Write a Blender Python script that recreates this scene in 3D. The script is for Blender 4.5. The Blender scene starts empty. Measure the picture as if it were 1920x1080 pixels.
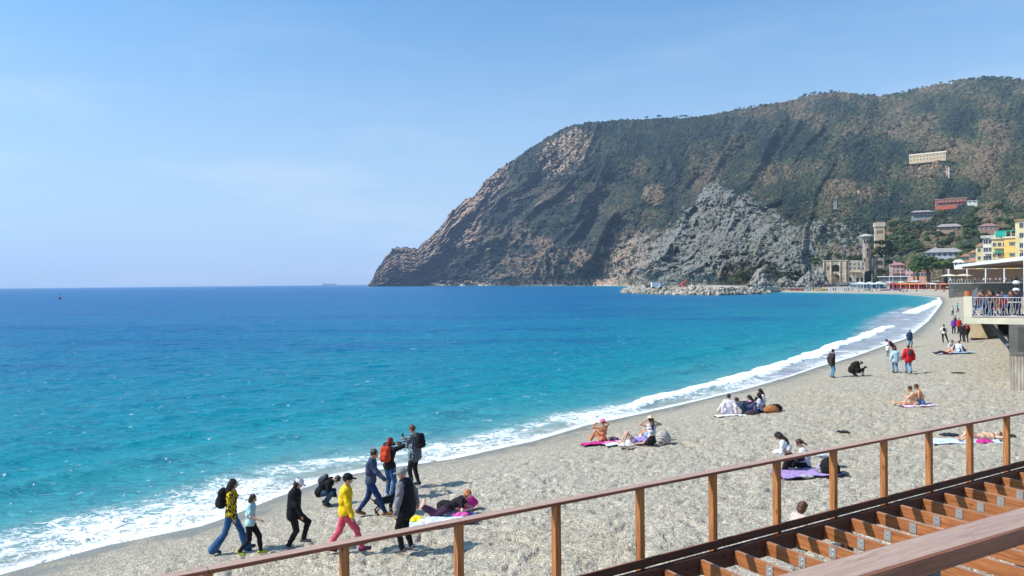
import bpy, math, random
import numpy as np
from mathutils import Vector, Matrix
random.seed(7); RNG = np.random.default_rng(7)
SC = bpy.context.scene
# ---------------------------------------------------------------- camera
F = 1400.0; CAMZ = 6.6; ROLL = 0.0101; PITCH = 9.7/1400
f_ = np.array([0, math.cos(PITCH), -math.sin(PITCH)]); u0 = np.array([0, math.sin(PITCH), math.cos(PITCH)]); r0 = np.array([1., 0, 0])
r_ = math.cos(ROLL)*r0 - math.sin(ROLL)*u0; u_ = math.sin(ROLL)*r0 + math.cos(ROLL)*u0
CAM = np.array([0, 0, CAMZ])
cd = bpy.data.cameras.new('camera'); cam = bpy.data.objects.new('camera', cd); SC.collection.objects.link(cam); SC.camera = cam
cd.sensor_width = 36; cd.lens = 36*F/1920; cd.clip_start = 0.1; cd.clip_end = 30000
cam.matrix_world = Matrix([[r_[0], u_[0], -f_[0], 0], [r_[1], u_[1], -f_[1], 0], [r_[2], u_[2], -f_[2], CAMZ], [0, 0, 0, 1]])
# ---------------------------------------------------------------- sun and sky
EL = math.radians(46); SD = np.array([0.993, 0.12])            # direction the shadows run on the ground
w = bpy.data.worlds.new('World'); SC.world = w; w.use_nodes = True
nt = w.node_tree; nt.nodes.clear()
out = nt.nodes.new('ShaderNodeOutputWorld'); bg = nt.nodes.new('ShaderNodeBackground'); bg.inputs[1].default_value = 0.125
sky = nt.nodes.new('ShaderNodeTexSky'); sky.sky_type = 'NISHITA'; sky.sun_disc = False
sky.sun_elevation = EL; sky.sun_rotation = math.atan2(-SD[0], -SD[1]); sky.altitude = 0; sky.air_density = 1.0; sky.dust_density = 1.5; sky.ozone_density = 1.6
tc = nt.nodes.new('ShaderNodeTexCoord'); mp = nt.nodes.new('ShaderNodeMapping'); mp.inputs['Scale'].default_value = (1.6, 1.6, 7)
nz = nt.nodes.new('ShaderNodeTexNoise'); nz.inputs['Scale'].default_value = 2.3; nz.inputs['Detail'].default_value = 6; nz.inputs['Roughness'].default_value = .55
cr = nt.nodes.new('ShaderNodeValToRGB'); cr.color_ramp.elements[0].position = .50; cr.color_ramp.elements[1].position = .80
sp = nt.nodes.new('ShaderNodeSeparateXYZ')
band = nt.nodes.new('ShaderNodeMapRange'); band.inputs[1].default_value = .36; band.inputs[2].default_value = .08; band.inputs[3].default_value = 0; band.inputs[4].default_value = .60
mul = nt.nodes.new('ShaderNodeMath'); mul.operation = 'MULTIPLY'
mx = nt.nodes.new('ShaderNodeMixRGB'); mx.inputs[2].default_value = (6.0, 6.5, 7.0, 1)
# low haze: the whole horizon pales evenly (same on every side)
hz = nt.nodes.new('ShaderNodeMapRange'); hz.inputs[1].default_value = .42; hz.inputs[2].default_value = 0; hz.inputs[3].default_value = 0; hz.inputs[4].default_value = .55; hz.interpolation_type = 'SMOOTHSTEP'
mh = nt.nodes.new('ShaderNodeMixRGB'); mh.inputs[2].default_value = (5.0, 5.2, 5.6, 1)
L = nt.links.new
L(tc.outputs['Generated'], mp.inputs[0]); L(mp.outputs[0], nz.inputs[0]); L(nz.outputs[0], cr.inputs[0]); L(tc.outputs['Generated'], sp.inputs[0])
L(sp.outputs[2], band.inputs[0]); L(cr.outputs[0], mul.inputs[0]); L(band.outputs[0], mul.inputs[1])
L(sp.outputs[2], hz.inputs[0]); L(hz.outputs[0], mh.inputs[0]); g_ = nt.nodes.new('ShaderNodeMixRGB'); g_.blend_type = 'MULTIPLY'; g_.inputs[0].default_value = 1; g_.inputs[2].default_value = (.62, 1.10, 1.36, 1); L(sky.outputs[0], g_.inputs[1]); L(g_.outputs[0], mh.inputs[1])
L(mul.outputs[0], mx.inputs[0]); L(mh.outputs[0], mx.inputs[1]); L(mx.outputs[0], bg.inputs[0]); L(bg.outputs[0], out.inputs[0])
sl = bpy.data.lights.new('sun', 'SUN'); sl.energy = 5.0; sl.angle = math.radians(.53); sl.color = (1, .955, .88)
so = bpy.data.objects.new('sun', sl); SC.collection.objects.link(so)
so.rotation_euler = Vector((SD[0]*math.cos(EL), SD[1]*math.cos(EL), -math.sin(EL))).to_track_quat('-Z', 'Y').to_euler()
SC.view_settings.view_transform = 'Standard'; SC.view_settings.look = 'None'; SC.view_settings.exposure = 0.22; SC.view_settings.gamma = 1; SC.view_settings.use_curve_mapping = False
SC.cycles.volume_step_rate = 4; SC.cycles.volume_bounces = 1; SC.cycles.max_bounces = 6; SC.cycles.transparent_max_bounces = 8

# ---------------------------------------------------------------- pixel <-> place helpers (photo pixels, used to measure places)
def ray(x, y): return f_ + (x-960)/F*r_ - (y-540)/F*u_
def P(x, y, D): return CAM + D*ray(x, y)
def hor(x): return 540 - .0101*x
def zat(y, x, D): return P(x, y, D)[2]

# ---------------------------------------------------------------- noise
def _h(ix, iy, iz=0, seed=0):
    n = (ix.astype(np.int64)*374761393 + iy.astype(np.int64)*668265263 + np.int64(iz)*2147483647 + seed*1274126177) & 0xffffffff
    n = ((n ^ (n >> 13))*1274126177) & 0xffffffff
    n = (n ^ (n >> 16)); return (n & 0xffff)/65535.0
def vn(x, y, seed=0):
    ix = np.floor(x); iy = np.floor(y); fx = x-ix; fy = y-iy; fx = fx*fx*fx*(fx*(fx*6-15)+10); fy = fy*fy*fy*(fy*(fy*6-15)+10)
    a = _h(ix, iy, 0, seed); b = _h(ix+1, iy, 0, seed); c = _h(ix, iy+1, 0, seed); d = _h(ix+1, iy+1, 0, seed)
    return (a+(b-a)*fx)*(1-fy) + (c+(d-c)*fx)*fy
def fbm(x, y, o=4, seed=0, g=.5, lac=2.03):
    s = 0; a = 1; t = 0
    for i in range(o):
        s = s + a*(vn(x, y, seed+i)*2-1); t += a; a *= g; x = x*lac+17.3; y = y*lac-9.1
    return s/t
def ridged(x, y, o=4, seed=0, g=.5):
    s = 0; a = 1; t = 0
    for i in range(o):
        s = s + a*(1-np.abs(vn(x, y, seed+i)*2-1)); t += a; a *= g; x = x*2.07+11.3; y = y*2.07+5.1
    return s/t
def sstep(a, b, x):
    t = np.clip((x-a)/(b-a), 0, 1); return t*t*(3-2*t)

# ---------------------------------------------------------------- mesh helpers
def mesh_np(name, V, Fc, mats=(), smooth=True, mi=None, attrs=None):
    V = np.asarray(V, np.float32); Fc = np.asarray(Fc, np.int32)
    me = bpy.data.meshes.new(name); n, k = Fc.shape
    me.vertices.add(len(V)); me.vertices.foreach_set('co', V.ravel())
    me.loops.add(n*k); me.loops.foreach_set('vertex_index', Fc.ravel())
    me.polygons.add(n); me.polygons.foreach_set('loop_start', np.arange(n, dtype=np.int32)*k)
    me.polygons.foreach_set('use_smooth', np.full(n, smooth))
    for m in mats: me.materials.append(m)
    if mi is not None: me.polygons.foreach_set('material_index', np.asarray(mi, np.int32))
    me.update(calc_edges=True)
    for k_, v in (attrs or {}).items():
        a = me.attributes.new(k_, 'FLOAT', 'POINT'); a.data.foreach_set('value', np.asarray(v, np.float32).ravel())
    return me
def tag(o, label=None, cat=None, group=None, kind=None):
    if label: o['label'] = label
    if cat: o['category'] = cat
    if group: o['group'] = group
    if kind: o['kind'] = kind
    return o
def link(name, me, parent=None, loc=None, rotz=0):
    o = bpy.data.objects.new(name, me); SC.collection.objects.link(o)
    if parent is not None: o.parent = parent
    if loc is not None: o.location = tuple(float(c) for c in loc)
    if rotz: o.rotation_euler = (0, 0, rotz)
    return o
def empty(name, loc, rotz=0, **kw):
    o = bpy.data.objects.new(name, None); SC.collection.objects.link(o); o.location = tuple(float(c) for c in loc); o.rotation_euler = (0, 0, rotz)
    o.empty_display_size = .3
    return tag(o, **kw)
def copy_tree(o, parent=None):
    c = o.copy(); SC.collection.objects.link(c); c.parent = parent
    for ch in list(o.children): copy_tree(ch, c)
    return c
class MB:
    def __init__(s): s.v = []; s.f = []; s.m = []
    def add(s, vs, fs, m=0):
        b = len(s.v); s.v += [tuple(float(c) for c in v) for v in vs]; s.f += [tuple(b+i for i in f) for f in fs]; s.m += [m]*len(fs); return s
    def box(s, x0, x1, y0, y1, z0, z1, m=0):
        vs = [(x0,y0,z0),(x1,y0,z0),(x1,y1,z0),(x0,y1,z0),(x0,y0,z1),(x1,y0,z1),(x1,y1,z1),(x0,y1,z1)]
        return s.add(vs, [(3,2,1,0),(4,5,6,7),(0,1,5,4),(1,2,6,5),(2,3,7,6),(3,0,4,7)], m)
    def hull8(s, bot, top, m=0):          # two quads (bottom and top rings)
        return s.add(list(bot)+list(top), [(3,2,1,0),(4,5,6,7),(0,1,5,4),(1,2,6,5),(2,3,7,6),(3,0,4,7)], m)
    def prism(s, pts, z0, z1, m=0):       # polygon in xy
        n = len(pts); vs = [(x,y,z0) for x,y in pts]+[(x,y,z1) for x,y in pts]
        return s.add(vs, [tuple(range(n))[::-1], tuple(range(n,2*n))]+[(i,(i+1)%n,n+(i+1)%n,n+i) for i in range(n)], m)
    def ring(s, prof, n=12, c=(0,0,0), m=0, sx=1, sy=1, a0=0):    # lathe: prof [(r,z)]
        vs = []
        for r, z in prof:
            for i in range(n):
                a = a0+2*math.pi*i/n; vs.append((c[0]+r*math.cos(a)*sx, c[1]+r*math.sin(a)*sy, c[2]+z))
        fs = [(j*n+i, j*n+(i+1)%n, (j+1)*n+(i+1)%n, (j+1)*n+i) for j in range(len(prof)-1) for i in range(n)]
        fs += [tuple(range(n))[::-1], tuple(range((len(prof)-1)*n, len(prof)*n))]
        return s.add(vs, fs, m)
    def tube(s, pts, rad, n=6, m=0):
        pts = [np.array(p, float) for p in pts]; rad = rad if hasattr(rad, '__len__') else [rad]*len(pts); vs = []
        for i, p in enumerate(pts):
            d = pts[min(i+1, len(pts)-1)]-pts[max(i-1, 0)]; d = d/(np.linalg.norm(d)+1e-9)
            a = np.cross(d, [0,0,1.]) if abs(d[2]) < .9 else np.cross(d, [1.,0,0]); a /= np.linalg.norm(a)+1e-9; b = np.cross(d, a)
            for k in range(n):
                t = 2*math.pi*k/n; vs.append(p+rad[i]*(math.cos(t)*a+math.sin(t)*b))
        fs = [(j*n+k, j*n+(k+1)%n, (j+1)*n+(k+1)%n, (j+1)*n+k) for j in range(len(pts)-1) for k in range(n)]
        fs += [tuple(range(n))[::-1], tuple(range((len(pts)-1)*n, len(pts)*n))]
        return s.add(vs, fs, m)
    def blob(s, c, r, m=0, n=8, k=6, jit=0):
        prof = []; vs = []
        for j in range(1, k):
            a = math.pi*j/k
            for i in range(n):
                b = 2*math.pi*i/n; q = 1+jit*(random.random()-.5)
                vs.append((c[0]+r[0]*math.sin(a)*math.cos(b)*q, c[1]+r[1]*math.sin(a)*math.sin(b)*q, c[2]+r[2]*math.cos(a)*q))
        vs += [(c[0], c[1], c[2]+r[2]), (c[0], c[1], c[2]-r[2])]; T = (k-1)*n
        fs = [(j*n+i, (j+1)*n+i, (j+1)*n+(i+1)%n, j*n+(i+1)%n) for j in range(k-2) for i in range(n)]
        fs += [(T, i, (i+1)%n) for i in range(n)] + [(T+1, (k-2)*n+(i+1)%n, (k-2)*n+i) for i in range(n)]
        return s.add(vs, fs, m)
    def build(s, name, mats, parent=None, loc=None, rotz=0, smooth=False):
        me = bpy.data.meshes.new(name); me.from_pydata(s.v, [], s.f)
        for m in (mats if isinstance(mats, (list, tuple)) else [mats]): me.materials.append(m)
        me.polygons.foreach_set('material_index', s.m); me.polygons.foreach_set('use_smooth', [smooth]*len(s.f)); me.update()
        return link(name, me, parent, loc, rotz)

# ---------------------------------------------------------------- node helpers
class NT:
    def __init__(s, name):
        s.m = bpy.data.materials.new(name); s.m.use_nodes = True; s.t = s.m.node_tree; s.b = s.t.nodes['Principled BSDF']
        s.b.inputs['Roughness'].default_value = .8; s.b.inputs['Specular IOR Level'].default_value = .3
    def n(s, t, **kw):
        x = s.t.nodes.new(t)
        for k, v in kw.items(): setattr(x, k, v)
        return x
    def l(s, a, b): s.t.links.new(a, b)
    def co(s, kind='Object', scale=None):
        t = s.n('ShaderNodeTexCoord').outputs[kind]
        if scale is None: return t
        m = s.n('ShaderNodeMapping'); m.inputs['Scale'].default_value = scale; s.l(t, m.inputs[0]); return m.outputs[0]
    def noise(s, co, scale, detail=4, rough=.55, dist=0):
        x = s.n('ShaderNodeTexNoise'); x.inputs['Scale'].default_value = scale; x.inputs['Detail'].default_value = detail; x.inputs['Roughness'].default_value = rough; x.inputs['Distortion'].default_value = dist
        if co is not None: s.l(co, x.inputs[0])
        return x.outputs[0]
    def ramp(s, v, stops, interp='LINEAR'):
        x = s.n('ShaderNodeValToRGB'); e = x.color_ramp.elements; x.color_ramp.interpolation = interp
        while len(e) < len(stops): e.new(.5)
        for i, (p, c) in enumerate(stops):
            e[i].position = p; e[i].color = (tuple(c)+(1,))[:4] if hasattr(c, '__len__') else (c, c, c, 1)
        s.l(v, x.inputs[0]); return x.outputs[0]
    def mix(s, f, a, b, mode='MIX'):
        x = s.n('ShaderNodeMixRGB', blend_type=mode)
        for i, v in ((0, f), (1, a), (2, b)):
            if hasattr(v, 'is_output'): s.l(v, x.inputs[i])
            elif i == 0: x.inputs[0].default_value = v
            else: x.inputs[i].default_value = tuple(v)+(1,)
        return x.outputs[0]
    def math(s, op, a, b=None, c=None, clamp=False):
        x = s.n('ShaderNodeMath', operation=op, use_clamp=clamp)
        for i, v in enumerate((a, b, c)):
            if v is None: continue
            if hasattr(v, 'is_output'): s.l(v, x.inputs[i])
            else: x.inputs[i].default_value = v
        return x.outputs[0]
    def mr(s, v, a, b, c=0, d=1, smooth=True):
        x = s.n('ShaderNodeMapRange'); x.interpolation_type = 'SMOOTHSTEP' if smooth else 'LINEAR'; s.l(v, x.inputs[0])
        for i, q in enumerate((a, b, c, d)): x.inputs[i+1].default_value = q
        return x.outputs[0]
    def attr(s, name): return s.n('ShaderNodeAttribute', attribute_name=name).outputs['Fac']
    def bump(s, h, dist=.02, strength=1, normal=None):
        x = s.n('ShaderNodeBump'); x.inputs['Distance'].default_value = dist; x.inputs['Strength'].default_value = strength; s.l(h, x.inputs['Height'])
        if normal is not None: s.l(normal, x.inputs['Normal'])
        return x.outputs[0]
    def done(s, col=None, rough=None, normal=None, spec=None, metal=None):
        for k, v in (('Base Color', col), ('Roughness', rough), ('Normal', normal), ('Specular IOR Level', spec), ('Metallic', metal)):
            if v is None: continue
            if hasattr(v, 'is_output'): s.l(v, s.b.inputs[k])
            else: s.b.inputs[k].default_value = (tuple(v)+(1,)) if hasattr(v, '__len__') else v
        return s.m
_mc = {}
def cmul(c, k): return tuple(min(1, x*k) for x in c)
def M(col, rough=.8, kind='plain', spec=.25, metal=0):
    """simple procedural material: colour broken up by noise, fine bump"""
    key = (tuple(col), rough, kind, spec, metal)
    if key in _mc: return _mc[key]
    t = NT(kind); co = t.co()
    if kind == 'cloth':
        n1 = t.noise(co, 7, 3); n2 = t.noise(co, 22, 3)
        c = t.mix(t.mr(n1, .3, .7), cmul(col, .82), cmul(col, 1.12)); nm = t.bump(n1, .05, .9, t.bump(n2, .012, .7))
    elif kind == 'plaster':
        n1 = t.noise(co, .35, 5); n2 = t.noise(co, 3, 4)
        c = t.mix(t.mr(n1, .35, .7), col, cmul(col, .80)); c = t.mix(t.mr(n2, .5, .8, 0, .35), c, cmul(col, .65)); nm = t.bump(n2, .03, .5)
    elif kind == 'stonewall':
        n1 = t.noise(co, .5, 6); n2 = t.noise(co, 2.2, 5)
        c = t.mix(t.mr(n1, .35, .65), cmul(col, .65), cmul(col, 1.15)); c = t.mix(t.mr(n2, .45, .7, 0, .6), c, cmul(col, .5)); nm = t.bump(n2, .25, .9)
    elif kind == 'concrete':
        n1 = t.noise(co, .9, 6); n2 = t.noise(co, 14, 5)
        c = t.mix(t.mr(n1, .3, .7), cmul(col, .72), cmul(col, 1.12)); c = t.mix(t.mr(n2, .5, .75, 0, .3), c, cmul(col, .6)); nm = t.bump(n2, .02, .6)
    elif kind == 'roof':
        n1 = t.noise(co, .8, 5); wv = t.n('ShaderNodeTexWave'); wv.inputs['Scale'].default_value = 1.2; t.l(co, wv.inputs[0])
        c = t.mix(t.mr(n1, .3, .7), cmul(col, .7), cmul(col, 1.2)); nm = t.bump(wv.outputs[1], .08, .8)
    else:
        n1 = t.noise(co, 3, 4); c = t.mix(t.mr(n1, .3, .7), cmul(col, .88), cmul(col, 1.08)); nm = t.bump(n1, .01, .4)
    _mc[key] = t.done(c, rough, nm, spec, metal); return _mc[key]
# ================================================================ SHORE
def sea_pt(x, y): D = CAMZ*F/(y-hor(x)) if y > hor(x) else 3000; p = P(x, y, D); t = CAMZ/(CAMZ-p[2]) if CAMZ != p[2] else 1; return (CAM+(p-CAM)*t)[:2]
near = [(-300,1190),(-120,1112),(0,1077),(200,1023),(380,986),(430,968),(520,932),(620,897),(700,882),(850,860),(1000,827),(1100,797),(1200,776),(1300,753),(1400,729),(1480,706),(1540,686),(1600,669),(1650,651),(1700,634),(1740,602),(1756,582),(1766,568)]
SHORE = [(-60.,-30.),(-30.,0.)] + [tuple(sea_pt(*p)) for p in near] + [(150,262),(167,316),(161,353),(143,409),(158,470),(173,620),(176,850),(164,1150),(-77,1800),(-307,2150),(-443,2300),(-430,2500)]
SHORE = np.array(SHORE); POLY = np.vstack([SHORE, [(3500,3500),(3500,-300),(-40,-120)]])
def seg_dist(x, y, pl):
    d = np.full(x.shape, 1e9)
    for a, b in zip(pl[:-1], pl[1:]):
        ab = b-a; t = np.clip(((x-a[0])*ab[0]+(y-a[1])*ab[1])/(ab@ab), 0, 1)
        d = np.minimum(d, np.hypot(x-a[0]-t*ab[0], y-a[1]-t*ab[1]))
    return d
def inside(x, y, pg):
    c = np.zeros(x.shape, bool); n = len(pg)
    for i in range(n):
        a = pg[i]; b = pg[i-1]
        if a[1] == b[1]: continue
        c ^= ((a[1] > y) != (b[1] > y)) & (x < (b[0]-a[0])*(y-a[1])/(b[1]-a[1])+a[0])
    return c
def sdist(x, y):
    d = seg_dist(x, y, SHORE); return np.where(inside(x, y, POLY), d, -d)
def bz(sd): return np.where(sd > 0, 1.3*(1-np.exp(-np.maximum(sd, 0)/8))+.006*np.maximum(sd, 0), .14*sd)
def beach_z(x, y): a = np.array([float(x)]); b = np.array([float(y)]); return float(bz(sdist(a, b))[0])
_Ds = np.exp(np.linspace(math.log(5), math.log(900), 2600))
def G(x, y):
    """where the sight line through photo pixel (x, y) meets the beach"""
    p = CAM[None]+_Ds[:, None]*ray(x, y)[None]; z = bz(sdist(p[:, 0], p[:, 1])); k = np.argmax(p[:, 2] < z)
    k = max(k, 1); a = p[k-1, 2]-z[k-1]; b = p[k, 2]-z[k]; t = a/(a-b+1e-9); q = p[k-1]+(p[k]-p[k-1])*t
    q[2] = beach_z(q[0], q[1]); return q
def polar(pxs, Ds):
    a = (np.asarray(pxs)-960)/F; A, D = np.meshgrid(a, Ds); return A*D, D
def grid_faces(nr, nc):
    i = np.arange(nr*nc).reshape(nr, nc); return np.stack([i[:-1,:-1], i[:-1,1:], i[1:,1:], i[1:,:-1]], -1).reshape(-1, 4)
def compact(V, Fc, keep, attrs):
    Fc = Fc[keep]; u, inv = np.unique(Fc, return_inverse=True); return V[u], inv.reshape(Fc.shape), {k: v[u] for k, v in attrs.items()}

# ---- beach sheet
Ds = np.concatenate([np.exp(np.linspace(math.log(4.5), math.log(75), 560)), np.exp(np.linspace(math.log(75.6), math.log(520), 170))])
px = np.concatenate([np.linspace(-900, -40, 60), np.linspace(-30, 1960, 900), np.linspace(1990, 3800, 110)])
X, Y = polar(px, Ds); sd = sdist(X, Y)
amp = sstep(2.0, 6.0, sd)*(1-.55*sstep(45, 110, Y))
# trampled shingle: hollows pressed side by side, longer across the slope
wx = X+.35*fbm(X*1.1, Y*1.1, 2, 60); wy = Y+.35*fbm(X*1.1+9, Y*1.1, 2, 64)
dent = -np.maximum(0, fbm(wx*1.9, wy*3.4, 3, 21)-.02)*.10 - np.maximum(0, fbm(wx*3.6, wy*5.2, 2, 25)-.02)*.12 + fbm(X*.45, Y*.6, 3, 41)*.11
prox = sstep(70, 20, Y)
Z = bz(sd)+dent*amp*(.55+.45*prox)+.018*fbm(X*6, Y*6, 2, 51)*sstep(.3, 2, sd)*prox + sstep(5,0,np.abs(sd-3.4))*0.03*fbm(X*.5,Y*.5,2,77)
V = np.stack([X.ravel(), Y.ravel(), Z.ravel()], -1); Fc = grid_faces(*X.shape); s_ = sd.ravel()
keep = (s_[Fc].max(1) > -7)
V, Fc, at = compact(V, Fc, keep, {'sd': s_})
t = NT('pebble_beach'); co = t.co()
vo = t.n('ShaderNodeTexVoronoi'); vo.inputs['Scale'].default_value = 30; t.l(co, vo.inputs[0])
vo2 = t.n('ShaderNodeTexVoronoi'); vo2.inputs['Scale'].default_value = 11; t.l(co, vo2.inputs[0])
sep = t.n('ShaderNodeSeparateColor'); t.l(vo.outputs['Color'], sep.inputs[0]); sep2 = t.n('ShaderNodeSeparateColor'); t.l(vo2.outputs['Color'], sep2.inputs[0])
stone = t.ramp(sep.outputs[0], [(0, (.19,.162,.124)), (.22, (.33,.288,.225)), (.6, (.43,.378,.298)), (.9, (.51,.455,.370)), (1, (.62,.565,.475))])
big = t.ramp(sep2.outputs[1], [(0, (.62,.60,.54)), (.5, (.95,.94,.90)), (1, (1.15,1.14,1.12))])
c = t.mix(.5, stone, big, 'MULTIPLY')
patch = t.mr(t.noise(co, .055, 5, .6, .8), .44, .60)
c = t.mix(t.math('MULTIPLY', patch, .55), c, t.mix(1, c, (1.03,1.06,1.12), 'MULTIPLY'))
warm = t.mr(t.noise(co, .09, 4, .6), .5, .68); c = t.mix(t.math('MULTIPLY', warm, .5), c, t.mix(1, c, (1.04,.99,.86), 'MULTIPLY'))
fine = t.mr(t.noise(co, 3.2, 5, .7), .36, .66, .90, 1.08, False); cc = t.n('ShaderNodeCombineColor'); [t.l(fine, cc.inputs[i]) for i in range(3)]
c = t.mix(1, c, cc.outputs[0], 'MULTIPLY')
sda = t.math('ADD', t.attr('sd'), t.mr(t.noise(co, .35, 4), .3, .7, -.9, .9, False))
sd2 = t.math('ADD', t.attr('sd'), t.mr(t.noise(co, .9, 4), .3, .7, -.8, .8, False))
wet = t.mr(sda, .8, 3.2, 1, 0)
c = t.mix(t.math('MULTIPLY', wet, .42), c, (.21,.20,.165)); soaked = t.mr(sd2, .2, 1.5, 1, 0)
c = t.mix(t.math('MULTIPLY', soaked, .75), c, (.155,.15,.125))
h = t.math('ADD', t.math('MULTIPLY', vo.outputs['Distance'], -1.0), t.math('MULTIPLY', t.noise(co, 5.0, 4, .65), .9))
beach_m = t.done(c, t.mr(soaked, 0, 1, .9, .38), t.bump(h, .030, .7), .3)
tag(link('beach', mesh_np('beach', V, Fc, [beach_m], True, attrs=at)), 'pale grey shingle beach trampled into hollows, curving round the bay', kind='structure')

# ================================================================ SEA
Ds = np.concatenate([np.exp(np.linspace(math.log(9), math.log(130), 620)), np.exp(np.linspace(math.log(130.8), math.log(12000), 250))])
px = np.concatenate([np.linspace(-2600, -60, 110), np.linspace(-50, 1800, 700), np.linspace(1810, 2200, 20)])
X, Y = polar(px, Ds); sd = sdist(X, Y)
brkA = np.array([sea_pt(*p) for p in [(1190,765),(1235,749),(1300,733),(1380,712),(1460,688),(1520,668),(1560,652),(1600,638),(1640,623),(1668,612)]])
brkB = np.array([sea_pt(*p) for p in [(1705,588),(1718,582),(1738,575),(1752,569),(1762,563)]])
jx = X+fbm(X*.5, Y*.5, 3, 5)*.55; jy = Y+fbm(X*.5+40, Y*.5, 3, 6)*.55
dA = seg_dist(jx, jy, brkA); dB = seg_dist(jx, jy, brkB); hw = np.interp(Y, [38, 50, 62, 85], [.5, .8, .9, .8])
brk = np.maximum(sstep(1.25, .35, dA/hw), sstep(2.0, .6, dB))
ws = np.array([sea_pt(*p) for p in [(1420,722),(1540,683),(1610,660),(1670,640),(1712,612),(1735,592),(1752,578)]])
dW = seg_dist(X, Y, ws); wash = sstep(1.0, .45, dW/np.interp(Y, [35, 60, 80, 120, 200], [.9, 2.2, 4.8, 9, 8]))
off = -sd
wav = fbm(X*.55+Y*.1, Y*1.0, 4, 91, .55)*.13 + fbm(X*.12, Y*.22, 2, 95)*.14
calm = sstep(.2, 9, off)
# low swell lines running in to the beach
swl = .13*sstep(2, 6, off)*sstep(22, 8, off)*np.maximum(0, np.sin(off*1.15+2.2*fbm(X*.12, Y*.12, 2, 8)))**2
Z = wav*(.10+.90*calm)*sstep(900, 150, Y)+swl+.17*brk*(1-.4*wash)+np.where(sd > 0, 0, .02)
Z = np.where(sd > 0, np.maximum(-.02, 0)*0+.0, Z)
V = np.stack([X.ravel(), Y.ravel(), Z.ravel()], -1); Fc = grid_faces(*X.shape)
keep = (sd.ravel()[Fc].min(1) < .35)
V, Fc, at = compact(V, Fc, keep, {'off': off.ravel(), 'brk': brk.ravel(), 'wash': wash.ravel(), 'ew': (off/np.interp(Y, [15, 30, 45, 90, 200], [.75, .65, .30, .35, .9])).ravel(), 'zw': (off/np.interp(Y, [15, 30, 38, 50, 70], [5.2, 4.6, 4.4, 3.2, 1.5])).ravel()})
t = NT('sea_water'); co = t.co(); off_ = t.attr('off'); wash_ = t.attr('wash'); brk_ = t.attr('brk')
offj = t.math('MULTIPLY', off_, t.mr(t.noise(t.co('Object', (1, 1, 1)), .035, 3), .3, .7, .75, 1.3, False))
lg = t.math('LOGARITHM', t.math('MAXIMUM', offj, .6), 10)              # log distance from the beach = depth
u = t.mr(lg, -.2, 3.2, 0, 1, False)
c = t.ramp(u, [(0, (.30,.33,.29)), (.14, (.20,.34,.33)), (.25, (.045,.26,.30)), (.36, (.003,.21,.27)), (.50, (.0,.168,.26)), (.63, (.0,.125,.26)), (.80, (.0,.097,.26)), (1, (.0,.098,.255))])
pt = t.mr(t.noise(t.co('Object', (.5, 1.5, 1)), .03, 4, .6), .47, .63)
deepm = t.mr(offj, 8, 35)
c = t.mix(t.math('MULTIPLY', t.math('MULTIPLY', pt, .5), deepm), c, (.0,.065,.22))
c = t.mix(t.math('MULTIPLY', wash_, .92), c, (.33,.335,.37))
fz = t.co('Object', (1, 1.15, 1))
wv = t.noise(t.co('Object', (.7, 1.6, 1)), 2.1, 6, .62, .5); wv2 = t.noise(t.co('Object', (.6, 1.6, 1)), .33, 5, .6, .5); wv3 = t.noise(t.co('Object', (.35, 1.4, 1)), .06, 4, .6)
# pale highlights and dark faces of the wavelets, painted into the water colour
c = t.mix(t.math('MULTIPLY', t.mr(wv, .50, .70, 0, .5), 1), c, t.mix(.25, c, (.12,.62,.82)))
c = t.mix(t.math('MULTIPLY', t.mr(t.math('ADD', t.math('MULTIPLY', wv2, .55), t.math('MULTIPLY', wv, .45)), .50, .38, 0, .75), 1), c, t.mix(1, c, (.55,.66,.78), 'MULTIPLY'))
# foam: lace near the beach, thick at the edge and on the breaking crest
f1 = t.noise(fz, .70, 6, .62, 1.1); f2 = t.noise(fz, 1.9, 5, .65, 1.4)
lace = t.math('ABSOLUTE', t.math('SUBTRACT', f1, .5)); lace2 = t.math('ABSOLUTE', t.math('SUBTRACT', f2, .5))
edge = t.mr(t.attr('ew'), .0, 1.0, 1, 0); zone = t.mr(t.attr('zw'), .1, 1.0, 1, 0); zn = t.math('MULTIPLY', zone, t.mr(t.noise(co, .16, 3), .36, .6))
band2 = t.mr(t.math('ABSOLUTE', t.math('SUBTRACT', t.math('ADD', off_, t.mr(t.noise(co, .3, 3), .3, .7, -.8, .8, False)), 1.9)), .15, .8, 1, 0); band2 = t.math('MULTIPLY', band2, t.mr(t.attr('zw'), .5, 1.2, 1, 0))
l1 = t.mr(t.math('SUBTRACT', lace, t.math('MULTIPLY', zn, .040)), -.008, .014, 1, 0); l2 = t.mr(t.math('SUBTRACT', lace2, t.math('MULTIPLY', zn, .050)), -.01, .015, 1, 0)
fo = t.math('MULTIPLY', t.math('MAXIMUM', l1, l2), t.mr(zn, .02, .3))
fo = t.math('MAXIMUM', fo, t.math('MULTIPLY', edge, t.mr(f2, .30, .44)))
fo = t.math('MAXIMUM', fo, t.math('MULTIPLY', band2, t.mr(t.math('ADD', f2, t.math('MULTIPLY', f1, .6)), .72, .90)))
fo = t.math('MAXIMUM', fo, t.mr(t.math('ADD', brk_, t.math('MULTIPLY', t.math('SUBTRACT', f2, .5), 2.4)), .30, .60))
stre = t.noise(t.co('Object', (.16, 1.1, 1)), .9, 5, .6, .6)
fo = t.math('MAXIMUM', fo, t.math('MULTIPLY', t.mr(wash_, .05, .5), t.mr(stre, .55, .68)))
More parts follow.
